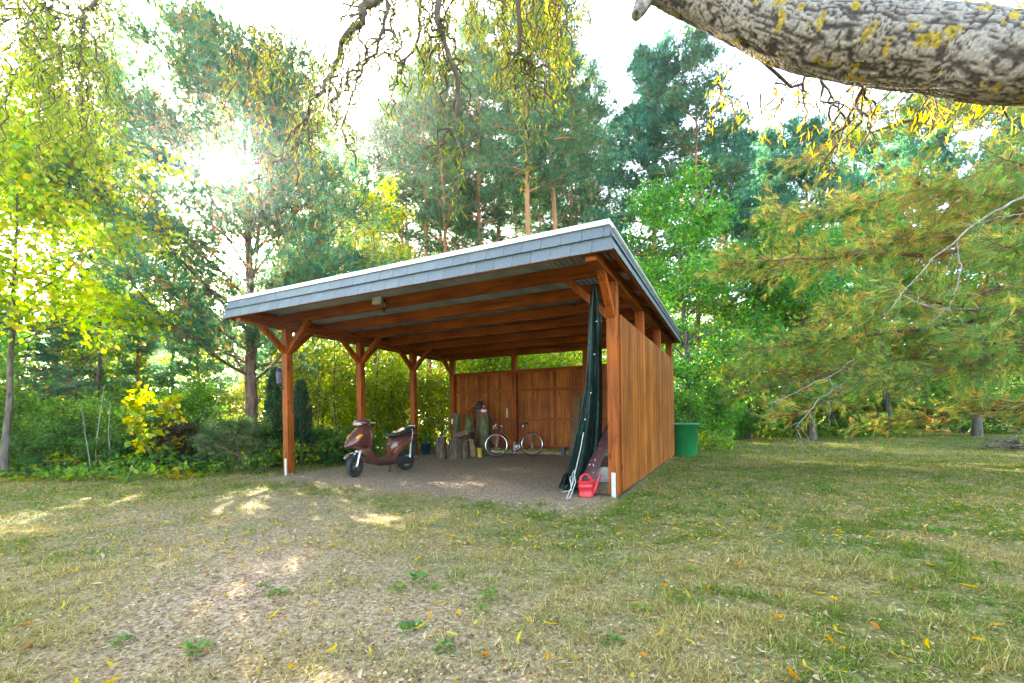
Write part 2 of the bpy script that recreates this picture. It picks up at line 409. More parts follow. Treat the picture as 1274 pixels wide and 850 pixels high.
# shingled fascia: a leaning face, two overlapping courses
INS = .085
def fascia(name, p0, p1, inward, backing_off=.02):
    """p0,p1: bottom corners (local); inward: unit vector into the roof. Shingles overlap in two courses."""
    p0 = Vector(p0); p1 = Vector(p1); inward = Vector(inward); d = p1 - p0; ln = d.length; d.normalize()
    upv = Vector((0, 0, .335)) + inward * INS
    nrm = d.cross(upv).normalized()
    if nrm.dot(inward) > 0: nrm = -nrm
    m = MB(); q = -nrm * .012
    c0, c1 = p0 + d * .01, p1 - d * .01
    c0t, c1t = p0 + upv * .99 + d * INS * .98, p1 + upv * .99 - d * INS * .98
    m.hexa([c0 + q, c1 + q, c1 + q - nrm * .02, c0 + q - nrm * .02, c0t + q, c1t + q, c1t + q - nrm * .02, c0t + q - nrm * .02])
    par = m.build(name, M['wood_x'], carport)
    sw = .27; n = int(round(ln / sw)); sw = ln / n
    for row in range(2):
        lo = .0 if row == 0 else .50; hi = .56 if row == 0 else 1.0
        off = .0 if row == 0 else .5
        k = 0
        while (k - off) * sw < ln - 1e-3:
            a0 = max(0, (k - off) * sw) + .0025; a1 = min(ln, (k + 1 - off) * sw) - .0025; k += 1
            def lim(a, tt):                                   # mitre at both ends
                return min(max(a, tt * INS + .002), ln - tt * INS - .002)
            if a1 - a0 < .03: continue
            jit = random.uniform(-.004, .004); th = .007 + .006 * row + random.uniform(0, .003)
            lift = .010 + .014 * row                                       # tail stands proud, head tucked in
            pts = []
            for (tt, ex) in ((lo + jit, lift), (hi, .0)):
                for a in (lim(a0, tt), lim(a1, tt)):
                    pts.append(p0 + d * a + upv * tt + nrm * (ex + (.004 if row else 0)))
            b0, b1, t0, t1 = pts
            # one clipped corner on every shingle
            mm = MB(); cl = .016
            ring = [b0 + d * 0, b1 - d * cl, b1 + upv * (cl / .34), t1, t0]
            mm.add([v for v in ring] + [v - nrm * th for v in ring],
                   [(0, 1, 2, 3, 4), (9, 8, 7, 6, 5)] + [(i, i + 5, (i + 1) % 5 + 5, (i + 1) % 5) for i in range(5)])
            mm.build('shingle', M['shingle'], par)
    return par
fascia('front_fascia', (-W - OL, -OF, fb(-OF)), (OR_, -OF, fb(-OF)), (0, 1, 0))
fascia('side_fascia', (OR_, -OF, fb(-OF)), (OR_, L + OB, fb(L + OB)), (-1, 0, 0))
fascia('side_fascia', (-W - OL, L + OB, fb(L + OB)), (-W - OL, -OF, fb(-OF)), (1, 0, 0))
for (x0, x1, y0, y1) in ((-W - OL + .06, OR_ - .06, -OF + .055, -OF + .16),):
    z = ft(-OF); MB().box(x0, x1, y0, y1, z - .004, z + .062).build('flashing', M['flash'], carport, .006)
for xs in (OR_, -W - OL):
    s = -1 if xs > 0 else 1
    xa, xb = sorted((xs + s * .055, xs + s * .16))
    prism_board(-OF + .162, L + OB, xa, xb, lambda y: ft(y) - .004, lambda y: ft(y) + .060).build('flashing', M['flash'], carport, .006)
# wire tie, crossbars
# plank walls: one panel a bay, grooved boards
def panel(name, p0, p1, z0, z1, th, nb):
    m = MB(); p0 = Vector(p0); p1 = Vector(p1); d = (p1 - p0) / nb
    nrm = Vector((-d.y, d.x, 0)).normalized()
    for i in range(nb):
        a = p0 + d * (i + .025); c = p0 + d * (i + .975); j = nrm * random.uniform(-.0012, .0012); h = nrm * th
        m.hexa([a + j + Vector((0, 0, z0)), c + j + Vector((0, 0, z0)), c + j + h + Vector((0, 0, z0)), a + j + h + Vector((0, 0, z0)),
                a + j + Vector((0, 0, z1)), c + j + Vector((0, 0, z1)), c + j + h + Vector((0, 0, z1)), a + j + h + Vector((0, 0, z1))])
    q0, q1 = p0 + nrm * th * .35, p1 + nrm * th * .35; q2, q3 = p1 + nrm * th * .6, p0 + nrm * th * .6
    zz = Vector((0, 0, 1)); m.hexa([q0 + zz * (z0 + .002), q1 + zz * (z0 + .002), q2 + zz * (z0 + .002), q3 + zz * (z0 + .002), q0 + zz * (z1 - .002), q1 + zz * (z1 - .002), q2 + zz * (z1 - .002), q3 + zz * (z1 - .002)])
    o = m.build(name, M['board'], carport)
    a_ = o.data.color_attributes.new('col', 'FLOAT_COLOR', 'POINT'); c4 = np.ones((len(m.v), 4), np.float32)
    for i in range(nb):
        k = random.uniform(.62, 1.3); c4[i * 8:i * 8 + 8, :3] = (k, k * random.uniform(.9, 1.08), k * random.uniform(.85, 1.1))
    c4[nb * 8:, :3] = .15; a_.data.foreach_set('color', c4.ravel())
    return o
for k in range(3):
    y0, y1 = L * k / 3, L * (k + 1) / 3
    panel('wall_panel', (w2 + .026, y0 + (.05 if k == 0 else .022), 0), (w2 + .026, y1 - .022 + (.07 if k == 2 else 0), 0), .075, PT, .022, 20)
    for z in (.35, 1.35, 2.35):
        MB().box(w2 - .06, w2 + .002, y0 + .09, y1 - .09, z, z + .09).build('rail', M['wood_y'], carport)
bx = [-W, -2 * W / 3, -W / 3, 0]
for k in range(3):
    x0, x1 = bx[k], bx[k + 1]
    panel('wall_panel', (x0 + .012, L + w2 + .004, 0), (x1 - .012, L + w2 + .004, 0), .16, PT, .022, 22)
    for z, hgt in ((PT - .10, .105), (1.95, .075), (1.02, .075), (.17, .09)):
        MB().box(x0 + w2 + .002, x1 - w2 - .002, L + w2 - .05, L + w2 + .002, z, z + hgt).build('rail', M['wood_x'], carport)

# small fittings on the carport
M['black'] = pm('black_plastic', (.02, .02, .022), .4, 0, .3, 20, .05)
M['glass'] = pm('lamp_glass', (.75, .77, .75), .12, 0, .05, 20, 0)
M['white'] = pm('white_plastic', (.72, .73, .74), .45, 0, .1, 20, .05)
fl = tag(empty('floodlight', CP(-4.28, -.05, 3.33), -YAW), 'small grey floodlight with motion sensor mounted on the front rafter', 'lamp')
MB().hexa([(-.11, -.14, -.06), (.11, -.14, -.06), (.08, -.03, -.05), (-.08, -.03, -.05), (-.11, -.11, .09), (.11, -.11, .09), (.08, -.02, .05), (-.08, -.02, .05)]).build('housing', M['steel'], fl, .008)
MB().hexa([(-.09, -.146, -.045), (.09, -.146, -.045), (.09, -.136, -.045), (-.09, -.136, -.045), (-.09, -.118, .075), (.09, -.118, .075), (.09, -.108, .075), (-.09, -.108, .075)]).build('lens', M['glass'], fl)
MB().bar((0, -.03, 0), (0, .012, -.03), .05, .03).bar((.1, -.03, -.02), (.1, -.03, -.12), .014, .014).build('bracket', M['steel'], fl)
MB().lathe([(0, -.05), (.03, -.045), (.035, 0), (.02, .035), (0, .04)], 12, (.1, -.05, -.14)).build('sensor', M['black'], fl)
lant = tag(empty('wall_lantern', CP(-W - .02, 0, 1.95) + Vector((-.16, 0.0, 0)), -YAW), 'dark blue lantern hanging on the outer left post', 'lantern')
m = MB(); m.lathe([(.0, .34), (.03, .33), (.085, .26), (.07, .25), (.055, .02), (.06, 0), (0, 0)], 6, smooth=False)
M['lantern'] = pm('blue_black_metal', (.02, .035, .07), .3, .3, .2, 10, .05); m.build('shade', M['lantern'], lant)
MB().tube([(.0, 0, .01), (.01, 0, -.06), (.07, 0, -.1), (.14, 0, -.08)], .011, 6).build('arm', M['black'], lant)
MB().lathe([(0, 0), (.035, .001), (.035, .02), (0, .021)], 10, (.10, 0, -.09), 'X').build('mount', M['black'], lant)
sb = tag(MB().box(-.04, .04, -.03, 0, -.085, .085).box(-.03, .03, -.037, -.031, -.06, .06).build('switch_box', M['white'], None, .004), 'white switch box fixed to the rear left post', 'switch')
sb.location = CP(-W + .02, L - w2 - .002, 1.03); sb.rotation_euler.z = -YAW
th = tag(MB().box(-.025, .025, -.015, 0, -.14, .14).box(-.015, .015, -.019, -.0155, -.11, .11).build('thermometer', pm('cream_plastic', (.62, .55, .33), .5), None, .004), 'pale narrow thermometer hung on the back plank wall', 'thermometer')
th.location = CP(-4.95, L + w2 - .002, 1.28); th.rotation_euler.z = -YAW

# ------------------------------------------------------------------ vegetation toolkit
def unit(v): return v / np.maximum(np.linalg.norm(v, axis=-1, keepdims=True), 1e-9)
def rsph(r, n): return unit(r.normal(size=(n, 3)))
def palette(r, n, cols, wts, jit=.18):
    cols = np.array(cols); w = np.array(wts, float); w /= w.sum()
    c = cols[r.choice(len(cols), n, p=w)]
    return np.clip(c * (1 + r.normal(0, jit, (n, 1))) * (1 + r.normal(0, .06, (n, 3))), .004, .9)
def leaf_geo(P, D, Nn, ln, wd, col, fold=.18, shape='diamond'):
    """one folded leaf a row: 4 (diamond) or 6 (oval) verts"""
    D = unit(D); S = unit(np.cross(D, Nn)); U = np.cross(S, D)
    ln = np.asarray(ln).reshape(-1, 1); wd = np.asarray(wd).reshape(-1, 1); n = len(P)
    if shape == 'diamond':
        V = np.stack([P, P + D * ln * .45 + S * wd * .5 + U * wd * fold, P + D * ln, P + D * ln * .45 - S * wd * .5 + U * wd * fold], 1)
        Fq = np.arange(n * 4).reshape(n, 4); k = 4; F_ = [Fq]
    else:
        V = np.stack([P, P + D * ln * .25 + S * wd * .42 + U * wd * fold, P + D * ln * .65 + S * wd * .45 + U * wd * fold, P + D * ln - U * wd * .15,
                      P + D * ln * .65 - S * wd * .45 + U * wd * fold, P + D * ln * .25 - S * wd * .42 + U * wd * fold], 1)
        i = np.arange(n)[:, None] * 6; k = 6
        F_ = [np.concatenate([i + np.array([[0, 1, 2, 3]]), i + np.array([[0, 3, 4, 5]])], 0)]
    return V.reshape(-1, 3), F_, np.repeat(col, k, 0)
def tuft_geo(r, P, D, n, ln, wd, col, spread=.75):
    """n needles (thin triangles) a tuft"""
    m = len(P); Pn = np.repeat(P, n, 0); Dn = unit(np.repeat(unit(D), n, 0) + rsph(r, m * n) * spread)
    l = np.repeat(np.asarray(ln).reshape(-1), n)[:, None] * r.uniform(.7, 1.1, (m * n, 1)); S = unit(np.cross(Dn, rsph(r, m * n))) * wd * .5
    Pn = Pn - np.repeat(unit(D), n, 0) * np.repeat(np.asarray(ln).reshape(-1), n)[:, None] * r.uniform(0, .6, (m * n, 1))
    V = np.stack([Pn - S, Pn + S, Pn + Dn * l], 1).reshape(-1, 3)
    c = np.repeat(col, n, 0) * r.uniform(.75, 1.25, (m * n, 1))
    return V, [np.arange(m * n * 3).reshape(-1, 3)], np.repeat(c, 3, 0)
class Tubes:
    def __init__(s): s.V = []; s.F = []; s.n = 0
    def add(s, P, R, k=5):
        P = np.asarray(P, float); R = np.asarray(R, float); n = len(P)
        T = np.gradient(P, axis=0); T = unit(T)
        ref = np.array([0, 0, 1.]) if abs(T[0, 2]) < .9 else np.array([1., 0, 0])
        A = unit(np.cross(T, ref)); B = np.cross(T, A)
        a = np.arange(k) * 2 * np.pi / k
        ring = P[:, None] + R[:, None, None] * (np.cos(a)[None, :, None] * A[:, None] + np.sin(a)[None, :, None] * B[:, None])
        i = np.arange(n * k).reshape(n, k) + s.n
        q = np.stack([i[:-1], np.roll(i[:-1], -1, 1), np.roll(i[1:], -1, 1), i[1:]], -1).reshape(-1, 4)
        s.V.append(ring.reshape(-1, 3)); s.F.append(q); s.n += n * k
    def mesh(s, name, mat):
        return np_mesh(name, np.concatenate(s.V), [np.concatenate(s.F)], mat, True)
def wander(r, p, d, ln, n, wob, grav=0.0):
    """curved polyline starting at p in direction d"""
    P = [np.array(p, float)]; d = np.array(d, float); d /= np.linalg.norm(d)
    for i in range(n):
        d = d + r.normal(0, wob, 3) + np.array([0, 0, grav]); d /= np.linalg.norm(d)
        P.append(P[-1] + d * ln / n)
    return np.array(P)
def rot_about(d, ang, r):
    """a direction ang away from d at a random roll"""
    d = d / np.linalg.norm(d); a = np.cross(d, r.normal(size=3)); a /= np.linalg.norm(a)
    return d * math.cos(ang) + a * math.sin(ang)

def conifer(seed, H, r0, clear, Lb, nb, sub, anc, tufts, needles, nl, nw, cols, wts, rise=.25, grav=-.02, top=.35, lean=.0, dead=6, spread=.8, pad=.22, colj=.16, hole=None, bark='bark_pine', limb=.32):
    """pine: bole, whorled boughs, side twigs, needle tufts. Returns (trunk, limbs, crown) meshes"""
    r = np.random.default_rng(seed)
    T = Tubes(); Bt = T
    n = 14; zz = np.linspace(0, H, n); off = np.cumsum(r.normal(0, .012 * H / n * 3, (n, 2)), 0) + np.outer(zz / H, r.normal(0, lean * H + 1e-6, 2)); off -= off[0]
    tp = np.column_stack([off, zz]); tr = r0 * (1 - .93 * (zz / H) ** 1.15); tr[0] *= 1.35
    tp0 = tp.copy(); tp0[0, 2] = -.15; T.add(tp0, tr, 10)
    def tpos(z): return np.array([np.interp(z, zz, tp[:, 0]), np.interp(z, zz, tp[:, 1]), z])
    AP, AD, AC = [], [], []
    for i in range(dead):
        z = r.uniform(.25, 1) * clear * H; a = r.uniform(0, 2 * PI)
        P = wander(r, tpos(z), [math.cos(a), math.sin(a), r.uniform(-.1, .3)], r.uniform(.4, 1.4), 4, .15); Bt.add(P, np.linspace(.02, .006, 5), 4)
    for i in range(nb):
        u = (i + r.uniform(0, 1)) / nb; z = H * (clear + (1 - clear) * u ** .9 * .985)
        k = 1 - u; env = (.25 + .75 * math.sin(PI * min(1, (.12 + k * .9)) ** 1.0 * .62)) if top else 1
        ln = Lb * (top + (1 - top) * k ** .8) * r.uniform(.65, 1.15) * (1 if u > .12 else .8)
        a = i * 2.4 + r.uniform(-.5, .5); up = rise + .55 * u + r.normal(0, .14)
        P = wander(r, tpos(z), [math.cos(a), math.sin(a), up], ln, 7, .10, grav + .02 * u)
        rb = max(.010, limb * np.interp(z, zz, tr) + .03 * limb * ln); Bt.add(P, np.linspace(rb, rb * .2, 8), 5)
        hue = r.normal(0, .12)
        for j in range(sub):
            s = r.uniform(.22, 1.0); q = s * 7; i0 = min(6, int(q)); p = P[i0] + (P[i0 + 1] - P[i0]) * (q - i0)
            d = rot_about(P[i0 + 1] - P[i0], r.uniform(.5, 1.05), r); d[2] = d[2] * .55 + .10
            l2 = ln * r.uniform(.16, .36) * (1.15 - .45 * s); Q = wander(r, p, d, l2, 4, .16, .03)
            Bt.add(Q, np.linspace(rb * .3, .005, 5), 3)
            for e in range(anc):
                f = r.uniform(.25, 1.05) * 4; e0 = min(3, int(f)); AP.append(Q[e0] + (Q[e0 + 1] - Q[e0]) * (f - e0)); AD.append(Q[e0 + 1] - Q[e0]); AC.append(hue)
    AP = np.array(AP); AD = unit(np.array(AD)); AC = np.array(AC)
    m = len(AP); P = np.repeat(AP, tufts, 0) + r.normal(0, pad, (m * tufts, 3)) * np.array([1, 1, .55]); D = unit(np.repeat(AD, tufts, 0) + rsph(r, m * tufts) * .7 + np.array([0, 0, .35]))
    c = palette(r, m * tufts, cols, wts, colj) * (1 + np.repeat(AC, tufts)[:, None])
    if hole is not None:
        o_, d_, rad_ = hole; q = P - o_; al = q @ d_; keep = np.linalg.norm(q - al[:, None] * d_, axis=1) > rad_
        P, D, c = P[keep], D[keep], c[keep]
    V, Fc, C = tuft_geo(r, P, D, needles, nl * r.uniform(.75, 1.2, len(P)), nw, np.clip(c, .004, .9), spread)
    return T.mesh('trunk', M[bark]), np_mesh('crown', V, Fc, M['needle'], False, C)

def broadleaf(seed, H, r0, cb, R, nb, sub, anc, leaves, ll, lw, cols, wts, up=.7, grav=-.02, pad=.28, multi=1, bark='bark_grey', shape='diamond', droop=.3, stemlean=.12, colj=.2, top=.45):
    r = np.random.default_rng(seed); T = Tubes(); Bt = T; AP, AD, AC = [], [], []
    for s_ in range(multi):
        n = 10; zz = np.linspace(0, H * r.uniform(.85, 1.0), n); a0 = r.uniform(0, 2 * PI)
        ln0 = stemlean * (3.0 if multi > 1 else 1)
        off = np.cumsum(r.normal(0, .02 * H / n * 2, (n, 2)), 0) + np.outer((zz / H) ** 1.2 * H * ln0 * r.uniform(.3, 1), [math.cos(a0), math.sin(a0)])
        off -= off[0]; b0 = np.array([math.cos(a0), math.sin(a0)]) * (.12 * R if multi > 1 else 0); off += b0
        tp = np.column_stack([off, zz]); tr = r0 * (1 - .92 * (zz / zz[-1])); tr[0] *= 1.25; tp0 = tp.copy(); tp0[0, 2] = -.12; T.add(tp0, tr, 8)
        for i in range(nb):
            u = (i + r.uniform(0, 1)) / nb; z = zz[-1] * (cb + (1 - cb) * u * .97)
            p = np.array([np.interp(z, zz, tp[:, 0]), np.interp(z, zz, tp[:, 1]), z])
            ln = R * (top + (1 - top) * math.sin(PI * min(1, .18 + .75 * u))) * r.uniform(.6, 1.12) * (1.0 if u < .8 else .8)
            a = i * 2.4 + r.uniform(-.6, .6); P = wander(r, p, [math.cos(a), math.sin(a), up * r.uniform(.4, 1.3) + .5 * u], ln, 7, .13, grav)
            rb = max(.006, .4 * np.interp(z, zz, tr)); Bt.add(P, np.linspace(rb, rb * .18, 8), 5); hue = r.normal(0, .1)
            for j in range(sub):
                s = r.uniform(.2, 1.0); q = s * 7; i0 = min(6, int(q)); p2 = P[i0] + (P[i0 + 1] - P[i0]) * (q - i0)
                d = rot_about(P[i0 + 1] - P[i0], r.uniform(.45, 1.1), r); l2 = ln * r.uniform(.2, .45) * (1.15 - .4 * s); Q = wander(r, p2, d, l2, 4, .2, -.02)
                Bt.add(Q, np.linspace(rb * .35, .003, 5), 3)
                for e in range(anc):
                    f = r.uniform(.2, 1.05) * 4; e0 = min(3, int(f)); AP.append(Q[e0] + (Q[e0 + 1] - Q[e0]) * (f - e0)); AD.append(Q[e0 + 1] - Q[e0]); AC.append(hue + r.normal(0, .08))
    AP = np.array(AP); AD = unit(np.array(AD)); AC = np.array(AC); m = len(AP); k = m * leaves
    P = np.repeat(AP, leaves, 0) + r.normal(0, pad, (k, 3)) * np.array([1, 1, .7]); P[:, 2] = np.maximum(P[:, 2], .03)
    D = unit(np.repeat(AD, leaves, 0) * .5 + rsph(r, k) + np.array([0, 0, -droop])); Nn = unit(rsph(r, k) * .8 + np.array([0, 0, .8]))
    c = np.clip(palette(r, k, cols, wts, colj) * (1 + np.repeat(AC, leaves)[:, None]), .004, .9); s = r.uniform(.6, 1.25, k)
    V, Fc, C = leaf_geo(P, D, Nn, ll * s, lw * s, c, shape=shape)
    return T.mesh('trunk', M[bark]), np_mesh('crown', V, Fc, M['leaf'], False, C)

def plant(name, meshes, loc, rz, sc, label, cat, group=None):
    root = empty(name, loc, rz); root.scale = (sc, sc, sc) if not hasattr(sc, '__len__') else sc
    for nm, me in zip(('trunk', 'crown') if name.endswith('tree') else ('stems', 'foliage'), meshes): link(nm, me, root)
    return tag(root, label, cat, group)

TEAL = [(.065, .175, .125), (.095, .22, .15), (.13, .23, .10), (.22, .19, .08)]
PINEW = [4, 4, 2, .5]
GOLD = [(.12, .26, .10), (.19, .34, .11), (.36, .41, .12), (.54, .43, .13), (.34, .23, .10)]
LIME = [(.13, .26, .03), (.22, .34, .035), (.36, .38, .035), (.44, .34, .04)]
GREEN = [(.07, .21, .055), (.10, .28, .065), (.17, .32, .06), (.34, .32, .04)]
YELL = [(.16, .32, .02), (.30, .44, .02), (.46, .50, .02), (.52, .44, .02)]
DARK = [(.055, .15, .05), (.085, .20, .055), (.13, .25, .06)]

# ---- prototypes
scots = [conifer(11 + i, H, .17, cl, 2.8, 44, 9, 3, 4, 9, .21, .030, TEAL, PINEW, rise=.15, top=.4, dead=14, pad=.22) for i, (H, cl) in enumerate(((19.5, .54), (21.5, .50), (19.0, .47)))]
bluepine = [conifer(31 + i, H, .24, (.34, .10)[i], 4.3, 74, 12, 3, 4, 9, .27, .042, [(.07, .22, .165), (.10, .265, .20), (.14, .30, .17)], [3, 4, 2], rise=.1, grav=-.012, top=.30, dead=4, pad=.24) for i, H in enumerate((20, 17))]
oak = [broadleaf(51 + i, 10, .16, .10, 3.6, 24, 9, 4, 24, .15, .095, GREEN, [3, 4, 3, .6], up=.55, pad=.28) for i in range(2)]
lime = [broadleaf(61 + i, 12, .11, .28, 2.5, 22, 8, 3, 14, .14, .09, LIME, [3, 4, 3, 1], up=.8, pad=.25) for i in range(2)]
bush = [broadleaf(71, 2.6, .03, .08, 1.3, 10, 6, 3, 9, .10, .06, LIME, [4, 4, 2, 1], up=.9, multi=4, pad=.19),
        broadleaf(72, 2.2, .03, .06, 1.2, 10, 6, 3, 10, .09, .06, GREEN, [4, 4, 3, .5], up=.8, multi=4, pad=.15),
        broadleaf(73, 1.5, .02, .05, 1.0, 10, 6, 3, 13, .10, .055, DARK + [(.10, .16, .03)], [3, 4, 3, 2], up=.7, multi=4, pad=.12)]

# ---- tall slender pines behind the carport
PG = 'tall slender pines behind the carport'
spots = [(654, 19.5, 1.0), (694, 21, 1.02), (562, 24, 1.02), (536, 27, 1.15), (602, 25, 1.08), (628, 29, 1.25), (516, 34, 1.35), (598, 34, 1.4), (548, 39, 1.5), (574, 31, 1.15), (712, 27, 1.05), (500, 28, 1.05), (470, 31, 1.1), (738, 31, 1.15), 
         (675, 34, 1.25), (640, 40, 1.4), (700, 41, 1.4), (445, 37, 1.25), (760, 38, 1.3), (420, 33, 1.1), (582, 27, .9), (725, 36, 1.25), (660, 45, 1.5), (400, 41, 1.3), (352, 40, 1.15)]
for i, (px, Y, s) in enumerate(spots):
    plant('pine_tree', scots[i % 3], (*PX(px, Y), 0), i * 1.7, s, 'tall slender pine with bare reddish trunk behind the carport', 'tree', PG)
plant('pine_tree', scots[0], (*PX(866, 22), 0), 1.0, 1.0, 'slender reddish pine trunk standing beside the green oak', 'tree')
# ---- heavy blue-green pines right of the carport
plant('pine_tree', bluepine[0], (*PX(812, 24), 0), .4, 1.0, 'large dense blue-green pine rising behind the carport roof corner', 'tree')
plant('pine_tree', bluepine[1], (*PX(905, 26), 0), 2.1, 1.02, 'dense blue-green pine behind the broadleaf tree beside the carport', 'tree')
plant('pine_tree', bluepine[1], (*PX(1010, 24), 0), 4.0, .95, 'blue-green pine behind the golden pine boughs', 'tree')
plant('pine_tree', bluepine[0], (*PX(1150, 27), 0), 5.0, .95, 'blue-green pine far behind the lawn under golden boughs', 'tree')
plant('pine_tree', bluepine[1], (*PX(1270, 25), 0), 1.0, 1.0, 'dark blue-green pine at the far end of the lawn', 'tree')
# ---- broadleaf trees beside the carport
plant('oak_tree', oak[0], (*PX(862, 17.5), 0), .3, .98, 'bushy bright green broadleaf tree behind the green barrel', 'tree')
plant('oak_tree', oak[1], (*PX(930, 20), 0), 2.3, .92, 'leafy green broadleaf tree at the rear edge of the lawn', 'tree')
plant('oak_tree', oak[0], (*PX(782, 29), 0), 3.9, 1.1, 'green broadleaf tree far behind the carport side wall', 'tree')
LG = 'young lime-green trees behind the open side of the carport'
for i, (px, Y, s) in enumerate(((470, 19, .95), (440, 23, 1.0), (505, 22, .85), (395, 21, .9), (560, 22, .62), (620, 20, .55))):
    plant('young_tree', lime[i % 2], (*PX(px, Y), 0), i * 2.2, s, 'slender young tree with sunlit lime and yellow leaves behind the carport', 'tree', LG)

# ---- the pine on the left, the low sun behind its crown
lp = np.array([*PX(312, 13.5), 0.0])
sd = np.array(SUN_DIR); hole = (np.array([0, 0, CAMH]) - lp, sd, .30)
left_pine = conifer(5, 11.4, .19, .19, 5.2, 84, 15, 6, 4, 8, .21, .024, [(.065, .19, .14), (.095, .235, .165), (.14, .25, .10), (.32, .25, .10)], [4, 4, 2, 1], rise=.5, grav=.0, top=.42, dead=8, pad=.28, hole=hole, bark='bark_red', limb=.17)
plant('pine_tree', left_pine, lp, 0, 1, 'spreading pine with sturdy red-brown trunk standing just outside the left posts', 'tree')
plant('pine_tree', scots[2], (*PX(150, 19), 0), 1.3, .9, 'pine further back in the shrubs behind the yellow maple', 'tree')
plant('pine_tree', bluepine[1], (*PX(150, 31), 0), 1.3, .95, 'blue-green pine far off in the gap beside the spreading pine', 'tree')
plant('pine_tree', scots[1], (*PX(70, 17), 0), 3.3, .75, 'pine with bare trunk close behind the yellow maple', 'tree')
plant('young_tree', lime[0], (*PX(118, 15.5), 0), 1.1, .85, 'yellow-green young tree between the maple and the spreading pine', 'tree')
plant('young_tree', lime[1], (*PX(215, 17.5), 0), 4.1, .8, 'slim yellow-green tree right behind the spreading pine', 'tree')
plant('oak_tree', oak[1], (*PX(1010, 18.5), 0), 5.1, .95, 'green broadleaf tree behind the drooping golden boughs', 'tree')
plant('oak_tree', oak[0], (*PX(1105, 21), 0), 1.1, 1.05, 'green broadleaf tree at the far lawn edge behind the pine boughs', 'tree')
plant('oak_tree', oak[1], (*PX(1215, 19), 0), 2.1, 1.0, 'shaded broadleaf tree close behind the big golden pine', 'tree')
plant('pine_tree', bluepine[0], (*PX(960, 31), 0), 2.7, 1.0, 'tall blue-green pine in the second row behind the broadleaf trees', 'tree')
plant('pine_tree', bluepine[1], (*PX(1080, 31), 0), .7, 1.15, 'tallest blue-green pine of the second row behind the lawn', 'tree')
YP = [('young blue-green pine bushy to the ground behind the pale stalks', 88, 15.5, .30), ('small blue-green pine behind the yellow sapling', 172, 16.5, .33), ('small bushy pine half hidden by the maple trunk', 22, 14.5, .30), ('young bushy pine left of the red-brown pine trunk', 248, 17, .34), ('young bushy pine between the red-brown trunk and the front left post', 338, 20, .36), ('young pine deep in the thicket between pale stalks and sapling', 128, 19, .42)]
for i, (lb, px, Y, s) in enumerate(YP):
    plant('young_pine_tree', bluepine[1], (*PX(px, Y), 0), i * 2.3, (s * 1.25, s * 1.25, s), lb, 'tree')
sapl = [broadleaf(121 + i, 5.5, .035, .3, 1.2, 12, 5, 2, 8, .11, .07, LIME, [3, 4, 3, 1], up=.9, pad=.2, bark='twig') for i in range(2)]
for i, (px, Y, s) in enumerate(((393, 13.2, .9), (404, 14.5, 1.0), (420, 13.6, .95), (462, 14.8, 1.0), (486, 15.2, .9), (530, 16.5, 1.0))):
    plant('sapling_tree', sapl[i % 2], (*PX(px, Y), 0), i * 1.6, s, 'thin dark-stemmed sapling seen between the open-side carport posts', 'sapling', 'thin saplings behind the open side')
# ---- yellow maple at the left edge
maple = broadleaf(81, 7.8, .07, .36, 3.1, 24, 9, 4, 22, .135, .105, YELL, [2, 4, 4, 1.5], up=.55, pad=.26, droop=.5, colj=.22)
plant('maple_tree', maple, (*PX(2, 9.7), 0), .6, 1.05, 'young maple with bright yellow autumn leaves and slim grey trunk', 'tree')

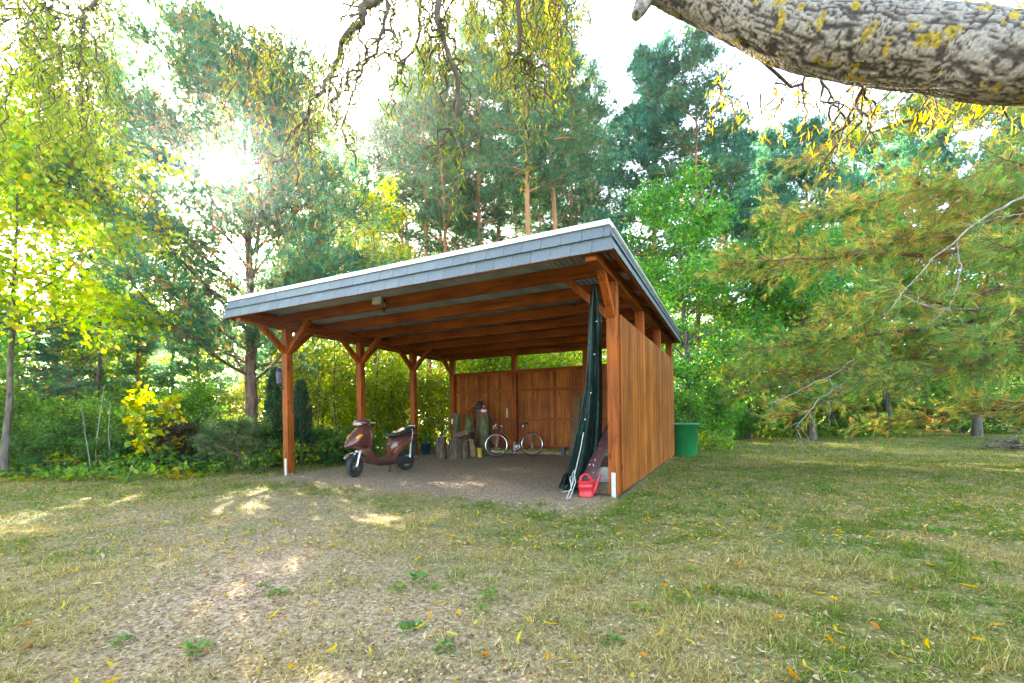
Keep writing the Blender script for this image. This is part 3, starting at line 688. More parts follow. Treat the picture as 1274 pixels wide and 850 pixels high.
# ---- the big golden-needled pine whose boughs sweep in over the lawn
def sweeping_pine():
    r = np.random.default_rng(91); T = Tubes(); DT = Tubes(); base = np.array([10.9, 8.2, 0]); H = 14
    zz = np.linspace(-.15, H, 12); tp = base + np.column_stack([np.cumsum(r.normal(0, .05, 12)), np.cumsum(r.normal(0, .05, 12)), zz]); tr = .34 * (1 - .9 * zz / H); T.add(tp, tr, 12)
    AP, AD, AC = [], [], []
    targets = [(895, 335, 8.4), (950, 255, 9), (1005, 185, 9.5), (1075, 145, 9), (1170, 120, 8), (925, 425, 9.6), (935, 485, 9.6), (985, 512, 9.2), (1090, 480, 7.6), (1140, 385, 7.2),
               (1200, 300, 6.8), (1180, 508, 9.6), (1050, 310, 8), (1110, 225, 7.5), (1000, 400, 8.2), (1225, 205, 6.7), (1235, 440, 6.8), (1080, 520, 10.6), (1250, 522, 9.8), (1040, 440, 9.8), (1150, 300, 9.8), (1250, 370, 9.6), (1230, 120, 9.5), (900, 470, 10.4), (990, 330, 10.2)]
    for i, (px, py, Y) in enumerate(targets):
        e = np.array(at(px, py, Y)); z0 = min(H * .95, max(.9, e[2] + r.uniform(.1, 1.3)))
        s = np.array([np.interp(z0, zz, tp[:, 0]), np.interp(z0, zz, tp[:, 1]), z0]); n = 12; u = np.linspace(0, 1, n)[:, None]
        P = s * (1 - u) + e * u + np.sin(PI * u) * np.array([0, 0, -.15 + r.normal(0, .2)]) + np.cumsum(r.normal(0, .05, (n, 3)), 0) * np.sin(PI * u * .5)
        ln = np.linalg.norm(e - s); rb = .028 + .006 * ln; T.add(P, np.linspace(rb, .006, n), 6)
        hue = r.normal(0, .1); gold = 1.0 if i in (0, 1, 2, 12, 13, 14, 24) else r.uniform(.0, .9)  # listed boughs go golder: sunlight painted into the needle colour
        for j in range(int(13 * ln)):
            q = r.uniform(.12, 1.0) ** .8 * (n - 1); i0 = min(n - 2, int(q)); p = P[i0] + (P[i0 + 1] - P[i0]) * (q - i0)
            d = rot_about(P[i0 + 1] - P[i0], r.uniform(.4, 1.2), r); d[2] = d[2] * .7 - .02; l2 = r.uniform(.3, 1.15) * (1.2 - .5 * q / n); Q = wander(r, p, d, l2, 4, .2, -.02); T.add(Q, np.linspace(.010, .003, 5), 3)
            for e_ in range(5):
                f = r.uniform(.2, 1.05) * 4; e0 = min(3, int(f)); AP.append(Q[e0] + (Q[e0 + 1] - Q[e0]) * (f - e0)); AD.append(Q[e0 + 1] - Q[e0]); AC.append((hue, gold))
    AP = np.array(AP); AD = unit(np.array(AD)); AC = np.array(AC); m = len(AP); k = 2
    P = np.repeat(AP, k, 0) + r.normal(0, .07, (m * k, 3)); D = unit(np.repeat(AD, k, 0) + rsph(r, m * k) * .6 + np.array([0, 0, -.05]))
    c1 = palette(r, m * k, GOLD, [4, 4, 2, .6, .3], .16); c2 = palette(r, m * k, GOLD, [2, 3, 3.5, 2.2, .9], .16)
    c = np.where(np.repeat(AC[:, 1] > .5, k)[:, None], c2, c1) * (1 + np.repeat(AC[:, 0], k)[:, None])
    V, Fc, C = tuft_geo(r, P, D, 10, .17 * r.uniform(.7, 1.2, m * k), .011, np.clip(c, .004, .9), .6)
    root = tag(empty('sweeping_pine_tree', base), 'big pine with golden-tipped long needles sweeping low over the right lawn', 'tree')
    for nm, me in (('trunk', T.mesh('trunk', M['bark_pine'])), ('crown', np_mesh('crown', V, Fc, M['needle'], False, C))):
        o = link(nm, me, root); o.location = -Vector(base)
    dead = [[(1330, 215, 6.5), (1262, 250, 6.6), (1215, 278, 6.7), (1165, 318, 6.8), (1130, 355, 6.9), (1095, 402, 7.0)], [(1290, 262, 6.5), (1240, 272, 6.6), (1215, 279, 6.7)],
            [(1190, 298, 6.75), (1196, 330, 6.7), (1190, 360, 6.7), (1182, 385, 6.7)], [(1120, 368, 6.95), (1150, 380, 6.9), (1185, 388, 6.8)],
            [(1065, 445, 8.2), (1040, 465, 8.1), (1010, 478, 8), (985, 492, 8), (955, 503, 8)], [(1050, 478, 8.1), (1020, 495, 8), (1005, 515, 8), (990, 530, 8), (996, 545, 8), (1001, 558, 8), (990, 582, 8)], [(1020, 495, 8), (1035, 503, 8)], [(1030, 471, 8.1), (1040, 482, 8), (1060, 470, 8)]]
    for k_, dl in enumerate(dead):
        pts = np.array([at(*p) for p in dl]); u = np.linspace(0, len(dl) - 1, len(dl) * 4); P = np.stack([np.interp(u, np.arange(len(dl)), pts[:, c_]) for c_ in range(3)], 1) + r.normal(0, .012, (len(u), 3))
        D2 = Tubes(); D2.add(P, np.linspace(.022 if k_ == 0 else .010, .004, len(u)), 6)
        for j in range(5):
            q = r.integers(2, len(u) - 1); D2.add(wander(r, P[q], rot_about(P[q] - P[q - 1], .8, r), r.uniform(.2, .55), 5, .3, -.03), np.linspace(.005, .002, 6), 4)
        o = link('dead_branch', D2.mesh('dead_branch', M['dead']), root); o.location = -Vector(base)
sweeping_pine()

# ---- the corkscrew willow overhead: a heavy limb from the right, twisted branches and hanging twigs
def willow():
    r = np.random.default_rng(17); base = np.array([4.9, 1.3, 0.0]); root = tag(empty('willow_tree', base), 'twisted willow with thick rough lichen-spotted limb reaching overhead', 'tree')
    def put(nm, me): o = link(nm, me, root); o.location = -Vector(base); return o
    # limb: ring displaced for knots and ridges
    ctl = [(np.array([4.9, 1.3, -.1]), .36), (np.array([4.85, 1.35, 1.2]), .30), (np.array([4.5, 1.6, 2.3]), .27), (np.array([3.6, 2.1, 2.9]), .245)]
    for px, py, Y, dp in ((1270, 76, 2.45, 104), (1180, 66, 2.6, 97), (1090, 58, 2.75, 92), (1020, 50, 2.85, 82), (950, 32, 2.95, 68), (880, 5, 3.05, 54), (815, -22, 3.15, 44), (740, -70, 3.3, 36), (640, -110, 3.5, 30), (540, -120, 3.7, 26), (470, -90, 3.85, 21), (400, -140, 4.1, 18), (280, -150, 4.3, 15), (140, -130, 4.5, 12), (60, -90, 4.5, 9)):
        ctl.append((np.array(at(px, py - 2, Y)), dp * .93 / F * Y / 2))
    cp = np.array([c[0] for c in ctl]); cr_ = np.array([c[1] for c in ctl]); u = np.concatenate([np.linspace(0, 3.4, 60), np.linspace(3.42, 10.5, 620), np.linspace(10.6, len(ctl) - 1, 120)])
    def cat(A):
        i = np.clip(u.astype(int), 0, len(ctl) - 2); f = (u - i)[:, None] if A.ndim > 1 else u - i
        p0, p1, p2, p3 = A[np.maximum(i - 1, 0)], A[i], A[i + 1], A[np.minimum(i + 2, len(ctl) - 1)]
        return .5 * (2 * p1 + (p2 - p0) * f + (2 * p0 - 5 * p1 + 4 * p2 - p3) * f ** 2 + (3 * p1 - p0 - 3 * p2 + p3) * f ** 3)
    P = cat(cp); R = np.maximum(cat(cr_), .01); k = 110
    T_ = unit(np.gradient(P, axis=0)); A = unit(np.cross(T_, np.array([.2, .9, .1]))); B = np.cross(T_, A); a = np.arange(k) * 2 * PI / k
    sl = np.concatenate([[0], np.cumsum(np.linalg.norm(np.diff(P, axis=0), axis=1))])
    ss, aa = np.meshgrid(sl, a, indexing='ij')
    # long wavy ridges along the limb, broken by cross cracks
    arc = aa * np.maximum(R[:, None], .05)
    wv = vnoise(ss, aa * .4, .12, 24) * .05
    na = vnoise(ss * .13, arc + wv, .028, 21); nb_ = vnoise(ss * .2, arc + wv * 1.3, .0125, 22); nc = vnoise(ss, arc, .05, 25)
    crack = np.maximum(np.exp(-((2 * na - 1) / .17) ** 2), .75 * np.exp(-((2 * nb_ - 1) / .2) ** 2)); rid2 = vnoise(ss * .6, arc, .012, 26)
    Rm = np.maximum(R[:, None], .03)
    disp = 1 + (-crack * .010 + (rid2 - .5) * .006) * np.minimum(1, Rm / .12) / Rm + (vnoise(ss, aa * .3, .35, 23) - .5) * .12
    wrapm = np.minimum(1, np.minimum(aa, 2 * PI - aa) * 3); disp = 1 + (disp - 1) * wrapm
    V = P[:, None] + (R[:, None] * disp)[..., None] * (np.cos(aa)[..., None] * A[:, None] + np.sin(aa)[..., None] * B[:, None])
    i = np.arange(len(u) * k).reshape(len(u), k); q = np.stack([i[:-1], np.roll(i[:-1], -1, 1), np.roll(i[1:], -1, 1), i[1:]], -1).reshape(-1, 4)
    cav = np.clip(1 - crack * 1.05 + (rid2 - .5) * .35 + (nc - .5) * .4, 0, 1); lich = (vnoise(ss, arc * 1.0, .07, 31) > .78) & (vnoise(ss, arc, .02, 32) > .36) & (vnoise(ss, arc, .6, 33) > .5)
    c1 = np.array([.055, .045, .040]); c2 = np.array([.26, .235, .21]); C = c1 + (c2 - c1) * sstep(.15, .95, cav)[..., None]; C = np.where(lich[..., None], np.array([.36, .27, .045]) * (.5 + .6 * rid2[..., None]), C)
    m, t, b = nt('willow_limb_bark'); av = N(t, 'ShaderNodeAttribute', attribute_name='col'); tc = N(t, 'ShaderNodeTexCoord')
    no = N(t, 'ShaderNodeTexNoise'); no.inputs['Scale'].default_value = 60; no.inputs['Detail'].default_value = 6; t.links.new(tc.outputs['Object'], no.inputs['Vector'])
    rr = ramp(t, [(.3, (.6, .58, .56)), (.7, (1.3, 1.28, 1.25))]); t.links.new(no.outputs['Fac'], rr.inputs[0]); mx = N(t, 'ShaderNodeMix', data_type='RGBA', blend_type='MULTIPLY'); mx.inputs[0].default_value = 1
    t.links.new(av.outputs['Color'], mx.inputs[6]); t.links.new(rr.outputs[0], mx.inputs[7]); t.links.new(mx.outputs[2], b.inputs['Base Color']); b.inputs['Roughness'].default_value = .92; b.inputs['Specular IOR Level'].default_value = .2
    bp = N(t, 'ShaderNodeBump'); bp.inputs['Strength'].default_value = .8; bp.inputs['Distance'].default_value = .012; t.links.new(no.outputs['Fac'], bp.inputs['Height']); t.links.new(bp.outputs[0], b.inputs['Normal'])
    put('trunk', np_mesh('trunk', V.reshape(-1, 3), [q], m, True, C.reshape(-1, 3)))
    # broken stub on the underside
    st = MB(); s0, s1 = at(806, -6, 3.15), at(791, 20, 3.1); st.tube([s0 + (s0 - s1) * .6, s0, s0 + (s1 - s0) * .6, s1], [.07, .062, .052, .034], 9); put('stub', st.build('stub', M['bark_willow']).data); bpy.data.objects.remove(bpy.data.objects['stub'], do_unlink=True)
    BR = Tubes(); TW = Tubes(); LP, LD, LC = [], [], []
    tw_mat = M['twig']
    def sinu(P0, steps, seg, d, amp, grav):
        """corkscrew walk"""
        Q = [np.array(P0, float)]; d = np.array(d, float); d /= np.linalg.norm(d); ph = r.uniform(0, 6.28, 3); fr = r.uniform(.7, 1.5)
        for i in range(steps):
            w = np.array([math.sin(i * fr + ph[0]), math.sin(i * fr * .9 + ph[1]), .5 * math.sin(i * fr * 1.2 + ph[2])]) * amp
            d = d + np.array([0, 0, grav]); d /= np.linalg.norm(d); Q.append(Q[-1] + unit(d + w) * seg)
        return np.array(Q)
    def leaves_on(Q, dens, hue, spread=.03):
        Ls = np.linalg.norm(np.diff(Q, axis=0), axis=1).sum(); n = int(Ls * dens)
        if n < 1: return
        f = r.uniform(0, len(Q) - 1.001, n); i = f.astype(int); p = Q[i] + (Q[i + 1] - Q[i]) * (f - i)[:, None]
        LP.append(p + r.normal(0, spread, (n, 3))); LD.append(unit(rsph(r, n) * .75 + np.array([0, 0, -.9]))); LC.append(np.full(n, hue))
    # explicit twisted branches
    main = [[(500, -70, 3.9), (486, -10, 3.9), (470, 12, 3.9), (455, 20, 3.9), (459, 42, 3.9), (441, 49, 3.9), (428, 62, 3.95), (420, 84, 4), (412, 105, 4), (403, 130, 4), (393, 150, 4), (385, 172, 4), (376, 196, 4.05), (364, 216, 4.1)],
            [(560, -70, 4.0), (544, 0, 4.0), (545, 28, 4.0), (552, 50, 4), (560, 75, 4), (570, 100, 4), (569, 130, 4.05), (565, 158, 4.1), (560, 170, 4.1), (572, 184, 4.15), (580, 200, 4.2)],
            [(650, -70, 3.9), (645, 0, 3.9), (648, 28, 3.9), (644, 50, 3.9), (655, 62, 3.9), (662, 75, 3.9), (660, 100, 3.95), (658, 130, 4)],
            [(520, -60, 4.1), (521, 5, 4.1), (520, 30, 4.1), (513, 55, 4.1), (500, 75, 4.1), (494, 82, 4.1), (480, 68, 4.1), (470, 58, 4.1)],
            [(478, -40, 3.8), (479, 10, 3.8), (474, 35, 3.8), (468, 60, 3.85), (455, 75, 3.9), (440, 95, 3.95), (428, 120, 4), (420, 150, 4), (424, 165, 4.05)],
            [(130, -80, 4.5), (128, 0, 4.5), (112, 28, 4.5), (117, 50, 4.5), (106, 72, 4.5), (110, 100, 4.55), (104, 140, 4.6)], [(112, 28, 4.5), (80, 20, 4.5), (50, 5, 4.4), (10, 10, 4.4)],
            [(920, 60, 3.0), (985, 120, 3.4), (992, 105, 3.4), (1003, 90, 3.4), (1008, 118, 3.4), (1020, 140, 3.5), (1035, 150, 3.5)], [(1060, 100, 2.8), (1055, 130, 3.1), (1040, 150, 3.2), (1025, 185, 3.3)]]
    brs = []
    for bi, pl in enumerate(main):
        pts = np.array([at(*p) for p in pl]); uu = np.linspace(0, len(pl) - 1, len(pl) * 3); ii = np.arange(len(pl)); Q = np.stack([np.interp(uu, ii, pts[:, c_]) for c_ in range(3)], 1)
        Q[:, 1] += np.cumsum(r.normal(0, .02, len(uu))); Q += r.normal(0, .004, Q.shape); w0 = (.040, .032, .026, .016, .017, .022, .014, .012, .012)[bi]; BR = Tubes(); BR.add(Q, np.linspace(w0, .006, len(uu)), 7); put('branch', BR.mesh('branch', M['twig']))
        for j in range((26, 20, 16, 10, 14, 14, 10, 8, 6)[bi]):
            q = r.integers(2, len(uu)); d = rot_about(Q[q - 1] - Q[q - 2], r.uniform(.5, 1.3), r); S = sinu(Q[q], int(r.integers(7, 20)), .045, d * [1, .6, 1], .75, -.12)
            TW.add(S, np.linspace(.011, .003, len(S)), 4); leaves_on(S, 42 if bi in (5, 6) else (26 if bi in (7, 8) else 30), .0 if bi < 7 else 2.0)
            if r.random() < .6:
                q2 = r.integers(2, len(S)); S2 = sinu(S[q2], int(r.integers(5, 12)), .04, rsph(r, 1)[0] * [1, .6, 1], .8, -.15); TW.add(S2, np.linspace(.004, .002, len(S2)), 3); leaves_on(S2, 34, 0)
    # curtains of hanging twigs: (px range, py range of the start, depth, length, count, leaf density, hue)
    for (x0, x1, y0, y1, Ya, Yb, la, lb, n, dens, hue) in ((480, 740, -90, 10, 3.8, 5.2, .5, 1.4, 78, 60, .8), (600, 740, -40, 60, 4, 5.2, .5, 1.2, 26, 60, 1.0), (285, 410, 10, 150, 4.2, 5.6, .5, 1.1, 34, 60, .5),
                                                             (-40, 120, -80, 120, 3.6, 5.5, .6, 1.6, 85, 85, .05), (120, 300, -110, -40, 4, 5.5, .3, .75, 40, 24, .2), (300, 500, -110, -30, 4, 5.2, .3, .8, 45, 34, .3),
                                                             (890, 1010, 85, 130, 3.3, 4.0, .2, .5, 17, 48, 2.0), (1040, 1250, 100, 130, 2.9, 3.6, .15, .45, 24, 40, 1.6), (690, 860, -120, -60, 3.3, 4.2, .3, .55, 18, 40, .8), (940, 1274, -70, -25, 3.0, 4.2, .2, .5, 40, 60, 1.4)):
        for j in range(n):
            p = np.array(at(r.uniform(x0, x1), r.uniform(y0, y1), r.uniform(Ya, Yb))); S = sinu(p, int(r.uniform(la, lb) / .05), .05, [r.normal(0, .5), r.normal(0, .3), -.8], .7, -.1)
            TW.add(S, np.linspace(.008, .0025, len(S)), 4); leaves_on(S, dens, hue)
    LPa = np.concatenate(LP); LDa = np.concatenate(LD); h = np.concatenate(LC); n = len(LPa)
    g = palette(r, n, [(.10, .20, .025), (.17, .28, .03), (.27, .34, .035)], [3, 4, 2], .18); y = palette(r, n, [(.22, .31, .03), (.38, .38, .03), (.50, .40, .04)], [3, 4, 2], .18); au = palette(r, n, [(.52, .46, .06), (.56, .44, .06), (.38, .42, .05)], [3, 3, 2], .15)
    c = np.where((h > 1.5)[:, None], au, np.where((r.random(n) < h * .75)[:, None], y, g))
    V, Fc, C = leaf_geo(LPa, LDa, rsph(r, n), r.uniform(.045, .09, n), r.uniform(.009, .016, n), c, .25)
    put('twigs', TW.mesh('twigs', M['twig']))['kind'] = 'stuff'; put('leaves', np_mesh('leaves', V, Fc, M['leaf'], False, C))['kind'] = 'stuff'
willow()

# ------------------------------------------------------------------ undergrowth
def blank(lx, ly): return lx > -W - .55 and lx < .9 and ly > -3 and ly < L + .6
SH = [('leafy_shrub', 0, 'sunlit yellow-green shrub in the thicket behind the carport', 'sunlit shrubs behind the carport'),
      ('leafy_shrub', 1, 'fresh green shrub in the thicket beside the lawn', 'green shrubs round the lawn'),
      ('leafy_shrub', 2, 'low dark green shrub at the foot of the trees', 'dark shrubs under the trees')]
r = np.random.default_rng(123); cnt = 0
def shrub(kind, px, Y, s, label=None, lz=None):
    global cnt
    X, Y = PX(px, Y); nm, k, lb, gr = SH[kind]; cnt += 1
    o = plant(nm, bush[k], (X, Y, 0), cnt * 1.9, (s, s, s * r.uniform(.85, 1.2)), label or lb, 'shrub', None if label else gr); return o
for px, Y, s in ((385, 14.5, 1.1), (425, 14.2, 1.0), (470, 15.5, 1.2), (508, 16.5, 1.1), (540, 17, 1.1), (410, 19, .9), (490, 21, 1.0), (450, 17.5, .85), (590, 18, 1.3), (630, 18, 1.35), (665, 17, 1.3), (700, 18.5, 1.2), (730, 18, 1.1), (610, 22, 1.8), (680, 22, 1.8), (350, 19, .9), (300, 18, .8), (250, 17, .8), (740, 20, 1.0)):
    shrub(0, px, Y, s)
for px, Y, s in ((14, 11.5, .75), (62, 12.2, .55), (105, 11.6, .8), (150, 12.8, .6), (235, 13.5, .9), (88, 15.5, 1.0), (180, 16, 1.2), (30, 16, 1.1), (860, 15.8, .75), (885, 17, .8), (905, 19, .6), (955, 21.5, 1.0), (1000, 23, 1.2), (1060, 24, 1.2), (1120, 25, 1.2), (1190, 24, 1.2), (1260, 23, 1.1), (835, 17.5, .7), (-40, 10.5, 1.2), (780, 17, .7)):
    shrub(1, px, Y, s)
for px, Y, s in ((32, 10.4, .5), (90, 10.9, .75), (128, 10.6, .45), (175, 11.6, .8), (215, 11.3, .7), (290, 11.5, .75), (330, 11.6, .7),  (925, 19.5, .8), (980, 21.5, .9), (1040, 22.5, 1.0), (1090, 22, .9), (1220, 21.5, 1.1), (1274, 20.5, 1.1), (1150, 23.5, 1.1), (870, 21, .6), (395, 12.3, .5), (430, 13, .5)):
    shrub(2, px, Y, s)
# yellowing sapling with big leaves, dark bare shrub, junipers, dwarf pine, stalks
sap = broadleaf(101, 1.7, .014, .18, .75, 9, 4, 2, 5, .14, .13, [(.16, .26, .03), (.30, .36, .04), (.50, .44, .04), (.52, .36, .06)], [3, 4, 3, 1], up=.7, pad=.10, shape='oval')
plant('maple_sapling', sap, (*PX(193, 10.4), 0), .5, 1.0, 'small sapling with broad yellow-green leaves rising from the undergrowth', 'sapling')
dk = broadleaf(102, 1.1, .012, .05, .6, 14, 8, 2, 3, .05, .03, [(.06, .035, .025), (.09, .05, .03)], [1, 1], up=1.0, multi=5, pad=.05, bark='twig')
plant('bare_shrub', dk, (*PX(216, 10.9), 0), .5, 1.0, 'dark brown half-bare shrub behind the broad-leaved plants', 'shrub')
def juniper(seed, H, R):
    r = np.random.default_rng(seed); T = Tubes(); T.add(np.array([[0, 0, -.1], [0, .02, H * .5], [0, 0, H * .95]]), np.array([.05, .035, .01]), 6); n = 1500
    z = r.uniform(.04, 1, n) ** .9; a = r.uniform(0, 2 * PI, n); rr = R * np.sqrt(r.uniform(.15, 1, n)) * np.sin(PI * np.clip(.12 + z * .86, 0, 1)) ** .55 * (1 + .25 * np.sin(a * 3 + z * 9))
    P = np.column_stack([rr * np.cos(a), rr * np.sin(a), z * H]); D = unit(np.column_stack([np.cos(a) * .5, np.sin(a) * .5, np.full(n, .9)]) + r.normal(0, .25, (n, 3)))
    V, Fc, C = tuft_geo(r, P, D, 8, r.uniform(.08, .17, n), .016, palette(r, n, [(.035, .085, .05), (.055, .12, .07), (.11, .10, .05)], [3, 3, 1]), .45); return T.mesh('stem', M['twig']), np_mesh('foliage', V, Fc, M['needle'], False, C)
ju = [juniper(111, 2.5, .27), juniper(112, 2.2, .25)]
plant('juniper', ju[0], (*PX(343, 11.6), 0), 0, 1.0, 'dark columnar juniper outside the front left post', 'shrub')
plant('juniper', ju[1], (*PX(375, 11.9), 0), 2, 1.0, 'dark columnar juniper standing inside the gap beside the front left post', 'shrub')
dwarf = conifer(115, .95, .03, .04, .95, 26, 8, 3, 2, 9, .10, .010, [(.07, .13, .06), (.11, .17, .08), (.18, .17, .07)], [3, 3, 1], rise=.5, top=.5, dead=0, pad=.06)
plant('dwarf_pine', dwarf, (*PX(296, 10.2), 0), 0, 1.0, 'low grey-green dwarf pine mound beside the left front post', 'shrub')
plant('dwarf_pine', dwarf, (*PX(262, 11.2), 0), 2, .9, 'grey-green dwarf pine behind the big round leaves', 'shrub')
# clumps of big leaves, each leaf a part
def clump(name, loc, label, n, ll, lw, cols, wts, stem, seed, up=.5, rz=0):
    r = np.random.default_rng(seed); root = tag(empty(name, loc, rz), label, 'plant'); c = palette(r, n, cols, wts, .15)
    for i in range(n):
        a = r.uniform(0, 2 * PI); rad = r.uniform(.03, .32); h = stem * r.uniform(.5, 1.1); l = ll * r.uniform(.7, 1.15); w = lw * r.uniform(.8, 1.1)
        b0 = np.array([math.cos(a) * rad, math.sin(a) * rad, h]); d = np.array([math.cos(a), math.sin(a), up * r.uniform(.2, 1)]); d /= np.linalg.norm(d); s = np.cross(d, [0, 0, 1]); s /= np.linalg.norm(s); un = np.cross(s, d)
        V = [b0 * [.2, .2, 0], b0 * [.2, .2, 0] + s * .012]; Fq = []
        ts = np.linspace(0, 1, 6); wsh = np.array([.08, .75, 1, .85, .5, .04]); V = []
        for t_, w_ in zip(ts, wsh):
            cpt = b0 + d * l * t_ + np.array([0, 0, -.35 * l * t_ ** 2]); V += [cpt + s * w * .5 * w_ + un * w * .14 * w_, cpt, cpt - s * w * .5 * w_ + un * w * .14 * w_]
        for k in range(5): q = k * 3; Fq += [(q, q + 1, q + 4, q + 3), (q + 1, q + 2, q + 5, q + 4)]
        V += [b0 * [.15, .15, 0] - s * .006, b0 * [.15, .15, 0] + s * .006, b0 + s * .006, b0 - s * .006]; Fq.append((18, 19, 20, 21))
        V = np.array(V); me = np_mesh('leaf', V, [np.array(Fq)], M['leaf'], True, np.repeat(c[i:i + 1], len(V), 0)); link('leaf', me, root)
    return root
BIG = [(.02, .085, .045), (.035, .12, .06), (.06, .15, .06)]
clump('broadleaf_plant', (*PX(252, 10.0), 0), 'clump of big round blue-green leaves beside the dark shrub', 26, .24, .22, BIG, [2, 3, 1], .36, 201)
clump('broadleaf_plant', (*PX(225, 10.3), 0), 'clump of big dark green leaves under the yellow sapling', 22, .22, .19, BIG, [2, 3, 1], .3, 202)
clump('broadleaf_plant', (*PX(60, 9.9), 0), 'clump of broad blue-green leaves under the yellow maple', 18, .28, .24, BIG, [1, 3, 2], .34, 203)
clump('broadleaf_plant', (*PX(408, 11.2), 0), 'clump of broad green leaves between the two front left posts', 22, .2, .17, BIG, [1, 3, 2], .26, 204)
clump('broadleaf_plant', (*PX(425, 11.6), 0), 'clump of broad green leaves just behind the parked scooter', 20, .2, .17, BIG, [1, 3, 2], .28, 205)
YH = [(.18, .27, .03), (.34, .36, .03), (.46, .34, .04)]
clump('hosta', (*PX(232, 9.25), 0), 'yellow-green lance-leaved hosta at the edge of the dry lawn', 20, .30, .10, YH, [2, 3, 2], .06, 206, .9)
clump('hosta', (*PX(145, 9.3), 0), 'yellowing lance-leaved plant among low green leaves at the lawn edge', 16, .24, .085, YH, [3, 3, 2], .05, 207, .8)
clump('hosta', (*PX(30, 9.3), 0), 'yellowing lance-leaved plant at the foot of the maple', 18, .24, .09, YH, [2, 3, 2], .05, 208, .8)
clump('hosta', (*PX(95, 9.25), 0), 'drooping green and yellow plant beside the blue-green leaves', 16, .22, .085, YH, [3, 2, 2], .05, 209, .8)
# low leafy ground cover along the left and behind the posts
def cover(n, seed):
    r = np.random.default_rng(seed); P = []; 
    x = r.uniform(-15, 18, n * 6); y = r.uniform(8.6, 26, n * 6); lx = CC * (x - CO.x) - CS * (y - CO.y); ly = CS * (x - CO.x) + CC * (y - CO.y)
    edge = 9.0 + (vnoise(x, y, .8, 41) - .5) * .8 + np.maximum(0, x + 6.4) * .75
    left = (lx < -W - .5 - vnoise(x, y, .6, 42) * .4) & (y > edge) & (y < 17)
    back = (ly > L + 1.0 + vnoise(x, y, .8, 43)) & (lx < 1.5) & (y < 21)
    rear = (x > 3) & (y > 21.3 - vnoise(x, y, 1.5, 44) * 2 - np.clip((x - 6) * .1, -.5, .8)) & (ly > L + 1)
    keep = np.where(left | back | rear)[0]; keep = keep[r.permutation(len(keep))[:n]]; x, y = x[keep], y[keep]
    h = .05 + .5 * r.random(len(x)) * (.4 + .9 * vnoise(x, y, .7, 45)) * np.clip((y - 8.9) / 1.2, .35, 1.3)
    P = np.column_stack([x, y, h]); D = unit(rsph(r, len(x)) + np.array([0, 0, .1])); Nn = unit(rsph(r, len(x)) * .6 + np.array([0, 0, 1])); s = r.uniform(.6, 1.3, len(x))
    hue = vnoise(x, y, 1.1, 46)[:, None]; c = palette(r, len(x), [(.06, .17, .045), (.11, .25, .05), (.20, .31, .05)], [3, 4, 3]) * (1 - sstep(.55, .75, hue)) + palette(r, len(x), [(.32, .37, .04), (.48, .42, .05), (.18, .27, .05)], [3, 2, 3]) * sstep(.55, .75, hue)
    V, Fc, C = leaf_geo(P, D, Nn, .13 * s, .075 * s, c, .15); return np_mesh('ground_cover', V, Fc, M['leaf'], False, C)
tag(link('ground_cover', cover(42000, 300)), 'low mixed green and yellow leafy ground cover along the lawn edge', 'plants', kind='stuff')
# tall pale stalks
for i, (px, Y, h) in enumerate(((112, 10.2, 1.6), (118, 10.4, 2.1), (135, 10.5, 1.7), (146, 10.8, 1.5), (250, 11, 1.9), (262, 11.1, 1.7))):
    T = Tubes(); rr = np.random.default_rng(400 + i); T.add(wander(rr, (0, 0, -.03), (.1, 0, 1), h, 8, .05), np.linspace(.014, .005, 9), 5)
    o = link('dry_stalk', T.mesh('dry_stalk', M['dead'])); o.location = (*PX(px, Y), 0); tag(o, 'thin pale dry stalk standing up in the left undergrowth', 'stalk', 'dry stalks in the left undergrowth')
# far woodland closing the view
def far_wood():
    r = np.random.default_rng(500); n = 60000; a = r.uniform(-1.2, 1.2, n); d = r.uniform(40, 58, n); x = d * np.tan(a * .86); y = d
    hh = 8 + 9 * vnoise(x, y * .2, 5, 51); z = r.random(n) ** .8 * hh; P = np.column_stack([x, y, z]); c = palette(r, n, [(.09, .20, .09), (.15, .27, .08), (.27, .32, .07)], [3, 3, 2]) * (.7 + .6 * vnoise(x, z, 2.5, 52))[:, None]
    V, Fc, C = leaf_geo(P, rsph(r, n), rsph(r, n), r.uniform(.35, .75, n), r.uniform(.25, .5, n), c, .2); return np_mesh('far_woodland', V, Fc, M['leaf'], False, C)
tag(link('far_woodland', far_wood()), 'distant mass of green woodland closing the view behind the trees', 'woodland', kind='stuff')

